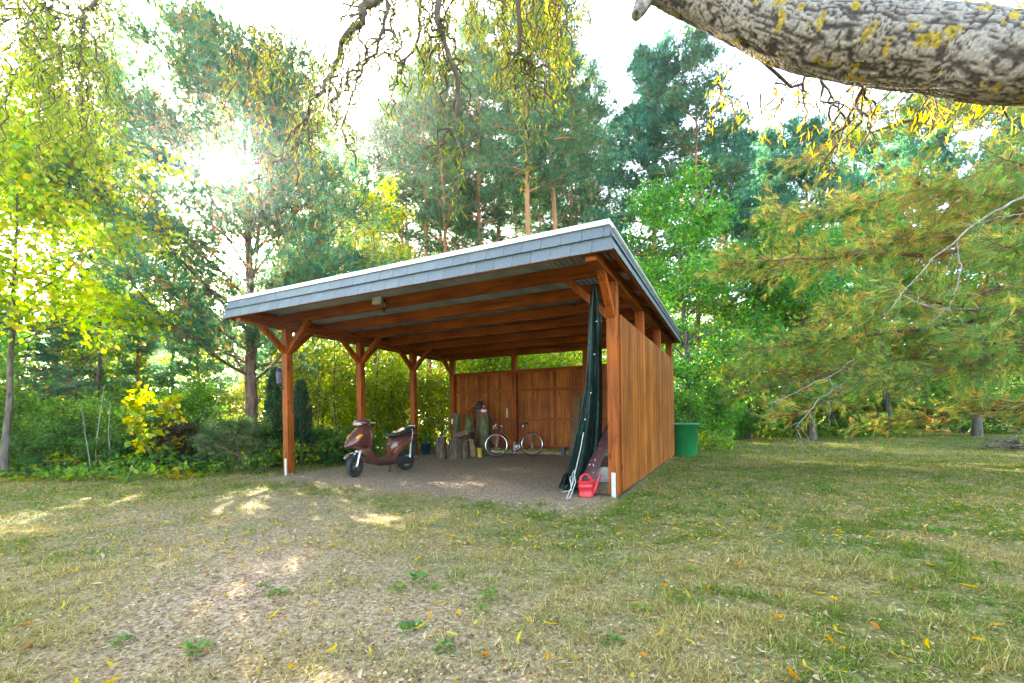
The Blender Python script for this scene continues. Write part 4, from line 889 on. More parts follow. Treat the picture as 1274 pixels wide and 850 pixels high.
# ------------------------------------------------------------------ lawn, litter, fallen leaves, weeds
def scatter(r, n, y0, y1, pw, margin=.9, k=1.22):
    u = r.random(n); y = (y0 ** (1 - pw) + u * (y1 ** (1 - pw) - y0 ** (1 - pw))) ** (1 / (1 - pw)) if pw != 1 else y0 * (y1 / y0) ** u
    x = r.uniform(-1, 1, n) * (k * y + margin); return x, y
def lawn(n, seed):
    r = np.random.default_rng(seed); x, y = scatter(r, n, 1.5, 24, .75); s = soil(x, y); lx = CC * (x - CO.x) - CS * (y - CO.y)
    ly = CS * (x - CO.x) + CC * (y - CO.y); tuf = vnoise(x, y, .13, 62)
    cov = (lx < -W - .3) & (y > 9.9 + np.maximum(0, x + 6.4) * .75)
    keep = (r.random(n) > s * 1.25) & (r.random(n) < .12 + 1.5 * tuf ** 1.7) & ~cov & ~((lx > -W) & (lx < .13) & (ly > 0) & (ly < L + .12)); x, y, s, tuf = x[keep], y[keep], s[keep], tuf[keep]; n = len(x)
    P = np.column_stack([x, y, gz(x, y) - .004]); a = r.uniform(0, 2 * PI, n); tilt = r.uniform(.5, 3.0, n)
    D = unit(np.column_stack([np.cos(a) * tilt, np.sin(a) * tilt, np.ones(n)])); ln = (r.uniform(.016, .055, n) + .05 * r.random(n) ** 5) * (1 + .035 * y) * (.55 + 1.0 * tuf); wd = .0030 * (1 + .16 * y)
    S = unit(np.column_stack([-np.sin(a), np.cos(a), np.zeros(n)])) * (wd * r.uniform(.7, 1.3, n))[:, None] * .5
    dry = vnoise(x, y, 1.4, 63) * .55 + vnoise(x, y, .4, 64) * .45 + s * .35
    right = sstep(-1.0, 4.5, x) * .24
    g = palette(r, n, [(.085, .15, .03), (.125, .205, .04), (.18, .24, .05), (.065, .11, .03)], [3, 3, 2, 2]); d = palette(r, n, [(.36, .30, .13), (.48, .41, .20), (.25, .18, .09), (.24, .24, .08)], [3, 2, 2, 2])
    c = np.where((r.random(n) < sstep(.26, .66, dry - right) * .95)[:, None], d, g)
    V = np.stack([P - S, P + S, P + D * ln[:, None]], 1).reshape(-1, 3)
    return np_mesh('grass', V, [np.arange(n * 3).reshape(n, 3)], M['grassm'], False, np.repeat(c, 3, 0))
tag(link('grass', lawn(1000000, 700)), 'short matted grass of mixed green and straw-dry blades', 'grass', kind='stuff')
def straw(n, seed):
    """dry stems, chips and crumbled leaves lying flat"""
    r = np.random.default_rng(seed); x, y = scatter(r, n, 1.4, 15, .7); s = soil(x, y); lx = CC * (x - CO.x) - CS * (y - CO.y)
    ok = ((r.random(n) < .35 + .65 * s)) & ~((lx < -W - .4) & (y > 10.2)); x, y = x[ok], y[ok]; n = len(x)
    P = np.column_stack([x, y, gz(x, y) + r.uniform(.003, .02, n)]); a = r.uniform(0, 2 * PI, n); D = np.column_stack([np.cos(a), np.sin(a), r.normal(0, .2, n)])
    lon = r.random(n) < .5; k = 1 + .06 * y; ln = np.where(lon, r.uniform(.025, .085, n), r.uniform(.010, .028, n)) * k; wd = np.where(lon, .003, r.uniform(.008, .018, n)) * k
    c = palette(r, n, [(.40, .33, .21), (.26, .18, .11), (.12, .08, .055), (.42, .35, .22), (.40, .28, .10)], [4, 4, 3, 1.5, 2])
    V, Fc, C = leaf_geo(P, D, unit(rsph(r, n) * .35 + np.array([0, 0, 1])), ln, wd, c, .25); return np_mesh('straw_litter', V, Fc, M['dryleaf'], False, C)
tag(link('straw_litter', straw(150000, 701)), 'dry stems, chips and crumbled leaves lying over the ground', 'litter', kind='stuff')
def leafy_litter(n, seed):
    r = np.random.default_rng(seed); x, y = scatter(r, n, 4.0, 16, .6); ok = soil(x, y) < .75; x, y = x[ok], y[ok]; n = len(x)
    P = np.column_stack([x, y, gz(x, y) + r.uniform(.012, .035, n)]); a = r.uniform(0, 2 * PI, n); D = np.column_stack([np.cos(a), np.sin(a), r.normal(0, .25, n)])
    c = palette(r, n, [(.48, .35, .05), (.50, .42, .13), (.42, .23, .06), (.44, .37, .22)], [4, 3, 1.5, 2], .12)
    V, Fc, C = leaf_geo(P, D, unit(rsph(r, n) * .5 + np.array([0, 0, 1])), r.uniform(.05, .085, n), r.uniform(.011, .02, n), c, .35); return np_mesh('leaf_litter', V, Fc, M['dryleaf'], False, C)
tag(link('leaf_litter', leafy_litter(9500, 702)), 'many small yellow willow leaves scattered further across the lawn', 'litter', kind='stuff')
def curled(seed, ln, wd, curl, c):
    r = np.random.default_rng(seed); V = []; Fq = []; n = 6
    for i in range(n + 1):
        t_ = i / n; ang = curl * (t_ - .5); x = ln * (t_ - .5); z = .006 + abs(math.sin(ang)) * ln * .22; y = ln * .22 * math.sin(t_ * PI) * r.choice([1]) * (curl / 2); w = wd * (math.sin(PI * min(1, .08 + .9 * t_)) ** .7)
        V += [(x, y + w / 2, z + w * .30), (x, y, z), (x, y - w / 2, z + w * .30)]
    for i in range(n): q = i * 3; Fq += [(q, q + 1, q + 4, q + 3), (q + 1, q + 2, q + 5, q + 4)]
    V = np.array(V); C = np.tile(np.array(c), (len(V), 1)) * np.linspace(.85, 1.1, len(V))[:, None]; return np_mesh('fallen_leaf', V, [np.array(Fq)], M['dryleaf'], True, C)
FLK = [([curled(800 + i, .075 + .006 * i, .017, 1.0 + .3 * i, c) for i, c in enumerate(((.52, .36, .03), (.48, .30, .03), (.46, .38, .08)))], 'narrow curled bright yellow willow leaf lying on the grass', 'yellow leaves fallen on the lawn', 150),
       ([curled(810 + i, .07, .02, 1.3 + .2 * i, c) for i, c in enumerate(((.46, .39, .25), (.38, .30, .19)))], 'pale dried curled leaf lying on the grass', 'pale dried leaves fallen on the lawn', 95),
       ([curled(820 + i, .06, .026, .8, c) for i, c in enumerate(((.48, .22, .05), (.36, .17, .06)))], 'small orange-brown leaf lying on the grass', 'orange-brown leaves fallen on the lawn', 45)]
r = np.random.default_rng(830)
for mesh_list, lb, gr, n in FLK:
    x, y = scatter(r, n, 1.75, 5.4, .6, .1, 1.05)
    for i in range(n):
        o = link('fallen_leaf', mesh_list[i % len(mesh_list)]); s = r.uniform(.6, 1.1)
        o.location = (x[i], y[i], float(gz(x[i], y[i])) + .016); o.rotation_euler = (r.normal(0, .3), r.normal(0, .3), r.uniform(0, 6.28)); o.scale = (s, s * r.choice([-1, 1]), s); tag(o, lb, 'leaf', gr)
# low broad-leaved weeds in the lawn
def weed(seed, n, ll, lw, cols):
    r = np.random.default_rng(seed); a = r.uniform(0, 2 * PI, n); rad = r.uniform(0, .09, n); P = np.column_stack([np.cos(a) * rad, np.sin(a) * rad, r.uniform(.01, .05, n)])
    D = unit(np.column_stack([np.cos(a), np.sin(a), r.uniform(.1, .9, n)])); s = r.uniform(.6, 1.2, n); V, Fc, C = leaf_geo(P, D, unit(rsph(r, n) * .3 + np.array([0, 0, 1])), ll * s, lw * s, palette(r, n, cols, [1] * len(cols)), .15, 'oval'); return np_mesh('weed', V, Fc, M['leaf'], True, C)
weeds = [weed(840, 26, .06, .035, [(.08, .20, .05), (.13, .27, .06)]), weed(841, 20, .085, .024, [(.07, .16, .03), (.12, .22, .04)]), weed(842, 34, .04, .03, [(.08, .2, .03), (.15, .27, .04)])]
WP = [(520, 722, 0, 1.5), (495, 735, 2, 1.2), (540, 735, 2, 1.1), (345, 742, 0, 1.2), (330, 730, 0, .9), (246, 812, 0, 1.4), (610, 742, 2, 1.2), (600, 760, 2, 1.1), (512, 785, 0, 1.2), (555, 810, 0, 1.1), (690, 640, 1, 1.2), (675, 630, 1, 1.1), (655, 632, 0, .9), (475, 633, 1, 1.0), (1172, 664, 0, 1.6), (1100, 655, 1, 1.4), (1128, 658, 0, 1.2), (1060, 652, 1, 1.1), (926, 690, 2, 1.1), (860, 712, 2, 1.2), (1080, 690, 2, 1.0), (1240, 704, 2, 1.0), (1190, 725, 2, .9), (1230, 752, 2, 1.0), (785, 700, 0, .9), (20, 775, 1, 1.0), (150, 800, 0, .9), (995, 592, 1, 1.4), (1030, 612, 0, 1.4), (800, 760, 2, 1.0), (760, 800, 0, 1.0)]
WLb = ['low dark green weed rosette growing in the dry lawn', 'low narrow-leaved green weed tuft growing in the lawn', 'small bright clover-like weed patch growing in the lawn']
for i, (px, py, k, s) in enumerate(WP):
    o = link('weed', weeds[k]); o.location = G(px, py); o.rotation_euler.z = i * 1.3; s *= .52; o.scale = (s, s, s); tag(o, WLb[k], 'weed', ('dark weed rosettes in the lawn', 'narrow-leaved weeds in the lawn', 'clover-like weeds in the lawn')[k])
# heap of grey brushwood at the right end of the lawn
bh = Tubes(); r = np.random.default_rng(850)
for i in range(60):
    a = r.uniform(0, PI); p = np.array([r.normal(0, .55), r.normal(0, .3), r.uniform(.02, .3)]); bh.add(wander(r, p - np.array([math.cos(a), math.sin(a), 0]) * .4, (math.cos(a), math.sin(a), r.normal(0, .15)), r.uniform(.6, 1.3), 4, .1), np.linspace(.018, .006, 5), 4)
o = link('brush_pile', bh.mesh('brush_pile', M['bark_grey'])); o.location = G(1268, 560); tag(o, 'heap of grey dry brushwood lying on the far right lawn', 'brush pile')

# ------------------------------------------------------------------ things in and by the carport
M['rubber'] = pm('tyre_rubber', (.022, .022, .024), .75, 0, .35, 25, .2)
M['maroon'] = pm('maroon_paint', (.095, .016, .013), .28, .15, .35, 4, .03, coat=.4, dirt=(.09, .035, .028))
M['maroon_reflect'] = pm('maroon_orange_reflection', (.20, .062, .03), .35, .1, .3, 4, .03, coat=.3)  # lighter maroon, orange reflection painted into the flank colour
M['darkplastic'] = pm('dark_plastic', (.03, .024, .023), .5, 0, .3, 12, .1)
M['seat'] = pm('wrinkled_seat_cover', (.028, .03, .026), .42, 0, .5, 14, .6)
M['alu'] = pm('aluminium', (.55, .56, .57), .35, .8, .15, 30, .05)
M['chrome'] = pm('chrome', (.75, .76, .78), .16, 1.0, .08, 20, 0)
M['amber'] = pm('amber_lens', (.75, .27, .02), .15, 0, .1, 30, .05)
M['headglass'] = pm('headlamp_glass', (.42, .36, .32), .08, 0, .2, 8, 0)
M['redlens'] = pm('red_lens', (.35, .012, .012), .2, 0, .2, 20, .05)
M['bikered'] = pm('bicycle_red', (.33, .025, .022), .3, .1, .2, 12, .02, coat=.3)
M['cangreen'] = pm('barrel_green', (.008, .20, .065), .38, 0, .18, 3, .04)
M['canred'] = pm('watering_can_red', (.50, .018, .022), .42, 0, .12, 5, .05)
M['rope'] = pm('pale_rope', (.55, .55, .52), .8, 0, .3, 60, .4)
M['concrete'] = pm('concrete', (.36, .34, .29), .9, 0, .3, 18, .5)
M['clay'] = pm('brown_block', (.21, .14, .085), .9, 0, .3, 18, .5)
M['endgrain'] = pm('cut_log_end', (.50, .36, .20), .8, 0, .35, 16, .3)
M['freshwood'] = pm('split_wood', (.44, .28, .15), .8, 0, .4, 9, .4)
M['bark_log'] = bark_mat('log_bark', (.05, .038, .028), (.17, .125, .09), vs=1.3, bump=.9)
M['bark_moss'] = bark_mat('mossy_bark', (.06, .06, .028), (.17, .165, .08), vs=1.2, bump=.7)
M['yellow'] = pm('yellow_bottle', (.55, .36, .05), .4, 0, .15, 10, .05)
M['bluepl'] = pm('blue_black_bucket', (.02, .045, .085), .35, 0, .3, 10, .05)

def wheel(name, R, w, parent, x, z, spokes=0, mat_rim='alu', tire_r=None, disc=False, hub=.03):
    """wheel in the XZ plane with tyre, rim, hub (and spokes) as sub-parts"""
    tr = tire_r or w / 2
    o = MB().lathe([(R - 2 * tr, -w * .36)] + [(R - tr + tr * math.sin(a) * 1.0, w / 2 * -math.cos(a)) for a in np.linspace(.45, PI - .45, 9)] + [(R - 2 * tr, w * .36), (R - 2 * tr, -w * .36)], 40, (0, 0, 0), 'Y').build('tyre', M['rubber'])
    root = bpy.data.objects.new(name, None); COL.objects.link(root); root.parent = parent; root.location = (x, 0, z); root.empty_display_size = .05
    o.parent = root
    ri = R - 2 * tr
    MB().lathe([(ri - .022, -w * .32), (ri + .004, -w * .40), (ri + .004, w * .40), (ri - .022, w * .32), (ri - .022, -w * .32)], 40, (0, 0, 0), 'Y').build('rim', M[mat_rim], root)
    MB().lathe([(0, -w * .62), (hub, -w * .6), (hub * .7, -w * .3), (hub * .7, w * .3), (hub, w * .6), (0, w * .62)], 14, (0, 0, 0), 'Y').build('hub', M['alu'], root)
    if spokes:
        m = MB()
        for k in range(spokes):
            a = 2 * PI * k / spokes; a2 = a + (.45 if k % 2 else -.45); sy = w * .5 * (1 if k % 4 < 2 else -1)
            m.tube([(math.cos(a2) * hub * .8, sy, math.sin(a2) * hub * .8), (math.cos(a) * (ri - .01), 0, math.sin(a) * (ri - .01))], .0014, 3, False)
        s = m.build('spokes', M['chrome'], root); s['kind'] = 'stuff'
    if disc:
        for k in range(3):
            a = 2 * PI * k / 3 + .4
            MB().bar((math.cos(a) * hub, 0, math.sin(a) * hub), (math.cos(a) * (ri - .012), 0, math.sin(a) * (ri - .012)), .045, .03, (0, 1, 0)).build('spoke', M[mat_rim], root)
    return root

def scooter():
    f = G(441, 594); bk = G(507, 585); d = (f - bk); d.z = 0
    yaw = math.atan2(d.y, d.x); mid = (f + bk) / 2
    S = empty('scooter', (mid.x, mid.y, 0), yaw); S.scale = (1.06, 1.06, 1.06)
    tag(S, 'dusty maroon motor scooter parked on its centre stand under the carport', 'scooter')
    xf, xr = .63, -.60
    fw = wheel('front_wheel', .215, .095, S, xf, .213, disc=True, tire_r=.047, hub=.035, mat_rim='darkplastic'); fw.rotation_euler.z = .30
    rw = wheel('rear_wheel', .215, .10, S, xr, .213, disc=True, tire_r=.048, hub=.05)
    # fork
    m = MB()
    for s in (-1, 1): m.tube([(xf + .005, s * .075, .22), (xf - .05, s * .075, .42), (xf - .09, s * .06, .5)], [.024, .026, .024], 10)
    m.bar((xf - .09, -.08, .47), (xf - .09, .08, .47), .05, .03); fk = m.build('fork', M['alu'], S)
    # front mudguard
    rings = []
    for a in np.linspace(math.radians(35), math.radians(140), 9):
        c = (xf + .245 * math.cos(a), .213 + .25 * math.sin(a)); rings.append([(c[0] + .012 * math.cos(a), y, c[1] + .012 * math.sin(a)) for y in (-.062, -.04, 0, .04, .062)] + [(c[0], y, c[1]) for y in (.055, 0, -.055)])
    MB().loft(rings).build('mudguard', M['darkplastic'], S)
    # front cowl: nose over the wheel up to the headset
    st = [(.83, .60, .035, .022), (.80, .615, .085, .045), (.74, .645, .135, .085), (.66, .69, .165, .135), (.58, .735, .175, .18), (.50, .765, .168, .215), (.43, .775, .15, .235), (.38, .76, .15, .25), (.345, .74, .165, .25)]
    MB().loft([sect(x, z, hw, hh, n=20, e=2.5) for x, z, hw, hh in st]).build('front_cowl', M['maroon'], S)
    MB().loft([sect(x, z, hw, hh, n=12, e=2.5) for x, z, hw, hh in ((.822, .626, .012, .01), (.75, .70, .022, .03), (.66, .80, .026, .03), (.57, .90, .022, .02), (.53, .925, .01, .008))]).build('cowl_trim', M['black'], S)
    for s in (-1, 1):
        MB().loft([sect(x, z, hw, hh, n=12, e=2.4, cy_=s * yy) for x, z, hw, hh, yy in ((.70, .735, .006, .01, .150), (.675, .75, .02, .035, .152), (.63, .775, .022, .045, .160), (.585, .795, .016, .03, .168), (.565, .80, .005, .01, .170))]).build('indicator', M['amber'], S)
    # leg shield back and footboard
    st = [(.40, .46, .17, .12), (.34, .40, .175, .16), (.28, .335, .17, .10), (.20, .285, .165, .06), (.05, .265, .165, .05), (-.10, .265, .165, .052), (-.20, .30, .17, .09), (-.26, .36, .17, .14)]
    MB().loft([sect(x, z, hw, hh, n=18, e=3.2) for x, z, hw, hh in st]).build('footboard', M['maroon'], S)
    MB().loft([sect(x, z, hw, hh, n=12, e=3) for x, z, hw, hh in ((.30, .25, .06, .02), (.1, .20, .12, .03), (-.15, .19, .13, .035), (-.35, .22, .10, .05))]).build('belly_pan', M['darkplastic'], S)
    # rear body
    st = [(-.16, .47, .07, .10), (-.20, .50, .125, .17), (-.28, .545, .165, .18), (-.40, .60, .185, .16), (-.55, .645, .18, .13), (-.70, .685, .155, .10), (-.82, .715, .11, .075), (-.90, .735, .06, .045)]
    MB().loft([sect(x, z, hw, hh, n=20, e=2.7) for x, z, hw, hh in st]).build('rear_body', M['maroon'], S)
    for s in (-1, 1):   # raised flank panels
        MB().loft([sect(x, z, hw, hh, n=12, e=2.4, cy_=s * yy) for x, z, hw, hh, yy in ((-.17, .40, .006, .02, .150), (-.25, .46, .014, .07, .168), (-.38, .55, .016, .075, .182), (-.55, .63, .014, .05, .180), (-.70, .69, .005, .02, .160))]).build('flank_panel', M['maroon_reflect'], S)
    # seat with creased cover
    rings = []
    rr = random.Random(4)
    for x, z, hw, hh in ((-.14, .765, .06, .03), (-.18, .775, .115, .05), (-.28, .775, .14, .055), (-.42, .79, .15, .062), (-.55, .825, .15, .07), (-.68, .86, .14, .07), (-.78, .88, .115, .055), (-.84, .89, .06, .03)):
        rings.append([(p[0] + rr.uniform(-.008, .008), p[1] + rr.uniform(-.006, .006), p[2] + rr.uniform(-.009, .009)) for p in sect(x, z, hw, hh, n=20, e=2.4)])
    MB().loft(rings).build('seat', M['seat'], S)
    # headset with lamp and bars
    MB().loft([sect(x, z, hw, hh, n=20, e=2.2) for x, z, hw, hh in ((.60, 1.035, .05, .018), (.58, 1.03, .13, .05), (.53, 1.03, .18, .07), (.46, 1.035, .19, .075), (.39, 1.04, .16, .062), (.34, 1.04, .08, .03))]).build('headset', M['maroon'], S)
    MB().loft([sect(x, z, hw, hh, n=18, e=2.3) for x, z, hw, hh in ((.612, 1.012, .04, .012), (.598, 1.012, .115, .034), (.565, 1.014, .14, .042), (.54, 1.015, .145, .04))]).build('headlamp', M['headglass'], S)
    MB().tube([(.44, 0, .93), (.40, 0, 1.02)], .03, 10).tube([(.40, -.20, 1.03), (.40, .20, 1.03)], .014, 8).build('handlebar', M['black'], S)
    for s in (-1, 1):
        MB().tube([(.395, s * .20, 1.03), (.37, s * .34, 1.035)], .019, 10).build('grip', M['black'], S)
        MB().tube([(.43, s * .20, 1.03), (.45, s * .26, 1.03), (.425, s * .36, 1.03)], .007, 6).build('brake_lever', M['alu'], S)
    # engine, shock, exhaust, stand, rear guard, lamp, plate
    MB().loft([sect(x, z, hw, hh, n=12, e=3, cy_=.09) for x, z, hw, hh in ((-.14, .27, .03, .05), (-.22, .26, .055, .085), (-.45, .24, .055, .08), (-.62, .22, .05, .075), (-.70, .22, .03, .04))]).build('engine', M['darkplastic'], S)
    MB().tube([(-.20, -.10, .20), (-.40, -.13, .20), (-.52, -.14, .26), (-.85, -.15, .33)], [.018, .025, .05, .045], 12).build('exhaust', M['darkplastic'], S)
    MB().tube([(-.62, .11, .26), (-.66, .10, .58)], .024, 10).build('shock_absorber', M['alu'], S)
    m = MB()
    for s in (-1, 1): m.tube([(-.25, s * .07, .19), (-.28, s * .12, .05), (-.27, s * .15, .005), (-.34, s * .15, .008)], .011, 6)
    m.tube([(-.25, -.07, .18), (-.25, .07, .18)], .012, 6); m.build('centre_stand', M['black'], S)
    MB().hexa([(-.80, -.08, .30), (-.80, .08, .30), (-.83, .08, .30), (-.83, -.08, .30), (-.78, -.10, .66), (-.78, .10, .66), (-.83, .10, .66), (-.83, -.10, .66)]).build('rear_guard', M['darkplastic'], S, .01)
    MB().hexa([(-.835, -.07, .32), (-.835, .07, .32), (-.85, .07, .32), (-.85, -.07, .32), (-.84, -.07, .46), (-.84, .07, .46), (-.855, .07, .46), (-.855, -.07, .46)]).build('reflector_plate', M['redlens'], S, .005)
    MB().loft([sect(x, z, hw, hh, n=12) for x, z, hw, hh in ((-.86, .73, .085, .035), (-.90, .735, .075, .03), (-.915, .735, .04, .015))]).build('tail_lamp', M['redlens'], S)
    MB().tube([(-.66, .14, .88), (-.66, .16, .82), (-.62, .19, .7), (-.58, .195, .55), (-.56, .19, .38), (-.54, .16, .33)], .006, 5).build('cable', M['rope'], S)
    MB().tube([(-.72, -.12, .9), (-.80, -.12, .94), (-.84, 0, .945), (-.80, .12, .94), (-.72, .12, .9)], .011, 7).build('grab_rail', M['chrome'], S)
scooter()

def bicycle():
    a, c = G(616.5, 566.5), G(662.5, 566.5); a = Vector((-.47, 12.95, 0)); c = Vector((.60, 13.15, 0))
    d = a - c; mid = (a + c) / 2; B = empty('bicycle', (mid.x, mid.y, 0), math.atan2(d.y, d.x)); B.rotation_euler = (math.radians(7), 0, B.rotation_euler.z)
    tag(B, 'red racing bicycle with drop handlebars leaning near the back wall', 'bicycle')
    R = .345; fx, rx = .53, -.53
    wheel('front_wheel', R, .026, B, fx, R, 28, 'chrome', .012, hub=.022); wheel('rear_wheel', R, .026, B, rx, R, 28, 'chrome', .012, hub=.026)
    bb = (-.10, 0, .28); seat = (-.27, 0, .83); ht = (.35, 0, .86); hb = (.385, 0, .74)
    m = MB(); m.tube([bb, seat], .0145, 8).tube([(-.262, 0, .80), ht], .0145, 8).tube([bb, hb], .0155, 8).tube([hb, ht], .018, 8)
    for s in (-1, 1): m.tube([(-.10, s * .03, .28), (rx, s * .06, R)], .008, 6).tube([(-.262, s * .02, .80), (rx, s * .06, R)], .007, 6)
    m.build('frame', M['bikered'], B)
    m = MB(); m.tube([hb, (.42, 0, .70)], .016, 8)
    for s in (-1, 1): m.tube([(.41, s * .035, .71), (.45, s * .045, .56), (.485, s * .05, .43), (fx, s * .055, R)], [.012, .011, .009, .008], 7)
    m.build('fork', M['bikered'], B)
    MB().tube([ht, (.345, 0, .91), (.43, 0, .925)], .013, 8).build('stem', M['alu'], B)
    m = MB()
    for s in (-1, 1): m.tube([(.43, 0, .925), (.43, s * .10, .925), (.44, s * .20, .925), (.50, s * .21, .92), (.535, s * .21, .87), (.52, s * .21, .81), (.46, s * .21, .79), (.41, s * .21, .79)], .0125, 7)
    m.build('handlebar', M['black'], B)
    for s in (-1, 1): MB().tube([(.52, s * .21, .925), (.56, s * .215, .94), (.575, s * .215, .90), (.55, s * .215, .83)], [.014, .015, .009, .006], 7).build('brake_lever', M['alu'], B)
    MB().tube([seat, (-.29, 0, .93)], .0125, 8).build('seat_post', M['chrome'], B)
    MB().loft([sect(x, z, hw, hh, n=12, e=2.4) for x, z, hw, hh in ((-.43, .965, .03, .015), (-.41, .965, .07, .028), (-.34, .96, .072, .03), (-.26, .957, .038, .024), (-.16, .953, .02, .018), (-.145, .95, .008, .008))]).build('saddle', M['seat'], B)
    MB().lathe([(.02, .045), (.088, .046), (.09, .05), (.02, .054), (.02, .045)], 26, (bb[0], 0, bb[2]), 'Y').build('chainring', M['alu'], B)
    for s, a in ((1, -.9), (-1, PI - .9)):
        e = (bb[0] + .17 * math.cos(a), s * .065, bb[2] + .17 * math.sin(a))
        MB().bar((bb[0], s * .06, bb[2]), e, .016, .024, (0, 1, 0)).build('crank', M['alu'], B); MB().box(e[0] - .045, e[0] + .045, e[1] + s * .01 - .04 * (s < 0) * 2, e[1] + s * .01 + .08 * (s > 0), e[2] - .012, e[2] + .012).build('pedal', M['black'], B)
    MB().tube([(bb[0], .048, bb[2] + .088), (rx, .048, R + .035)], .004, 4).tube([(bb[0], .048, bb[2] - .088), (rx + .02, .048, R - .09)], .004, 4).build('chain', M['darkplastic'], B)
    MB().lathe([(.01, .03), (.045, .03), (.03, .055), (.01, .056)], 18, (rx, 0, R), 'Y').build('sprocket', M['alu'], B)
    MB().bar((rx + .0, .05, R - .03), (rx + .03, .05, R - .13), .012, .03).build('derailleur', M['alu'], B)
    m = MB().tube([(.43, .03, .93), (.50, .05, 1.0), (.47, .02, .85), (.43, .02, .72)], .003, 4); m.build('brake_cable', M['black'], B)
    MB().tube([(-.05, -.05, .26), (-.13, -.22, .02)], .009, 6).build('kick_stand', M['alu'], B)
bicycle()

# logs and cut trunks
def log(loc, r0, h, label, mat='bark_log', seed=0, tilt=(0, 0), rz=0, fresh=True, taper=.94, cat='log'):
    r = np.random.default_rng(seed); n = 22; k = 7; ph = r.uniform(0, 6.28, 3); rings = []
    for i in range(k):
        t_ = i / (k - 1); ring = []
        for j in range(n):
            a = 2 * PI * j / n; rr = r0 * (1 - (1 - taper) * t_) * (1 + .05 * math.sin(2 * a + ph[0]) + .035 * math.sin(5 * a + ph[1] + t_) + r.normal(0, .018)); ring.append((rr * math.cos(a), rr * math.sin(a), h * t_))
        rings.append(ring)
    root = tag(empty('log', loc, rz), label, cat); root.rotation_euler = (tilt[0], tilt[1], rz)
    MB().loft(rings, caps=False).build('bark', M[mat], root)
    for z, rg, s in ((0, rings[0], -1), (h, rings[-1], 1)):
        cc = [(p[0] * .97, p[1] * .97, z + s * .004) for p in rg]; inn = [(p[0] * .5, p[1] * .5, z + s * .007) for p in rg]
        m = MB(); m.loft([cc, inn], caps=False); m.add(inn, [tuple(range(n))]); m.build('cut_face', M['endgrain'], root)
    return root
def gp(px, py): v = G(px, py); return (v.x, v.y, 0)
log(gp(549, 571), .155, .62, 'upright log with pale freshly cut top left of the bark-covered logs', seed=1)
log(gp(567, 570.5), .19, .55, 'thick rough dark log next to the pale-topped log', seed=2)
log((*CP(-6.35, 5.55).xy, 0), .115, 1.28, 'tall mossy upright log behind the stacked rough logs', 'bark_moss', 3)
log((*CP(-5.95, 5.7).xy, 0), .16, 1.15, 'broad mossy upright log in the middle of the log pile', 'bark_moss', 4)
log((*CP(-5.22, 5.35).xy, 0), .18, 1.26, 'tall thick upright log beside the bicycle front wheel', 'bark_moss', 5)
log((*CP(-5.62, 5.75).xy, 0), .10, 1.42, 'slim dark upright log at the back of the log pile', 'bark_log', 6)
log((*CP(-6.02, 4.95).xy, 0), .15, .36, 'short dark log in front of the mossy logs', 'bark_log', 8)
lg = log(gp(543, 566), .10, .34, 'short log lying with its round orange cut end showing', seed=9); lg.location.z = .105; lg.rotation_euler = (PI / 2, 0, .9)
lg = log(Vector(gp(572, 569.5)) + Vector((-.12, .1, .60)), .095, .36, 'knotty split log resting on top of the rough logs', seed=10); lg.rotation_euler = (PI / 2 - .35, 0, 1.2)
log(gp(577, 570), .16, .50, 'squat dark log wedged between the rough log and the yellow tin', seed=12)
log((*CP(-5.75, 5.30).xy, 0), .12, .72, 'medium dark log behind the yellow tin', 'bark_log', 13)
# split pieces
def split_piece(loc, rot, l, label, seed):
    r = random.Random(seed); m = MB(); prof = [(0, 0), (.16, .02), (.12, .13), (.03, .15)]; a = [(x * r.uniform(.8, 1.15), y * r.uniform(.8, 1.15), 0) for x, y in prof]; b_ = [(x * .75, y * .75, l) for x, y, z in a]; mid_ = [(x * 1.05 + r.uniform(-.01, .01), y * 1.05, l * .5) for x, y, z in a]
    m.loft([a, mid_, b_], smooth=False); o = m.build('split_log', M['freshwood'], None, .008); o.location = loc; o.rotation_euler = rot; return tag(o, label, 'log')
split_piece(Vector(gp(586, 569)), (0, -.12, .5), .52, 'tapering split log with pale brown inner wood standing in the pile', 1)
split_piece(Vector(gp(572, 569)) + Vector((0, .1, .59)), (1.3, .3, 2.0), .3, 'small split piece with pale inner wood on top of the logs', 2)
# leaning timber boards over the logs, spade
o = MB().hexa([(0, 0, 0), (.10, 0, 0), (.10, .025, 0), (0, .025, 0), (0, 0, 1.0), (.10, 0, 1.0), (.10, .025, 1.0), (0, .025, 1.0)]).build('timber_offcut', M['wood_z'], None, .003)
o.location = CP(-6.42, 5.9, 1.285); o.rotation_euler = (0, 1.02, -YAW); tag(o, 'orange timber offcut lying slanted across the tops of the logs', 'board')
sp = tag(empty('spade', CP(-5.64, 5.25, 0), -YAW), 'old spade with dark blade and red-tipped handle leaning on the logs', 'spade'); sp.rotation_euler = (math.radians(-9), math.radians(9), -YAW)
MB().tube([(0, 0, .28), (0, 0, 1.0)], .017, 8).build('handle', M['old_wood'], sp); MB().tube([(0, 0, 1.0), (0, 0, 1.12)], .02, 8).build('handle_grip', M['redlens'], sp); MB().loft([[(-.02, 0, .012), (.02, 0, .012), (.02, .006, .012), (-.02, .006, .012)], [(-.09, 0, .08), (.09, 0, .08), (.09, .006, .08), (-.09, .006, .08)], [(-.10, .0, .30), (.10, 0, .30), (.10, .006, .30), (-.10, .006, .30)], [(-.03, 0, .36), (.03, 0, .36), (.03, .01, .36), (-.03, .01, .36)]], smooth=False).build('blade', M['darkplastic'], sp)
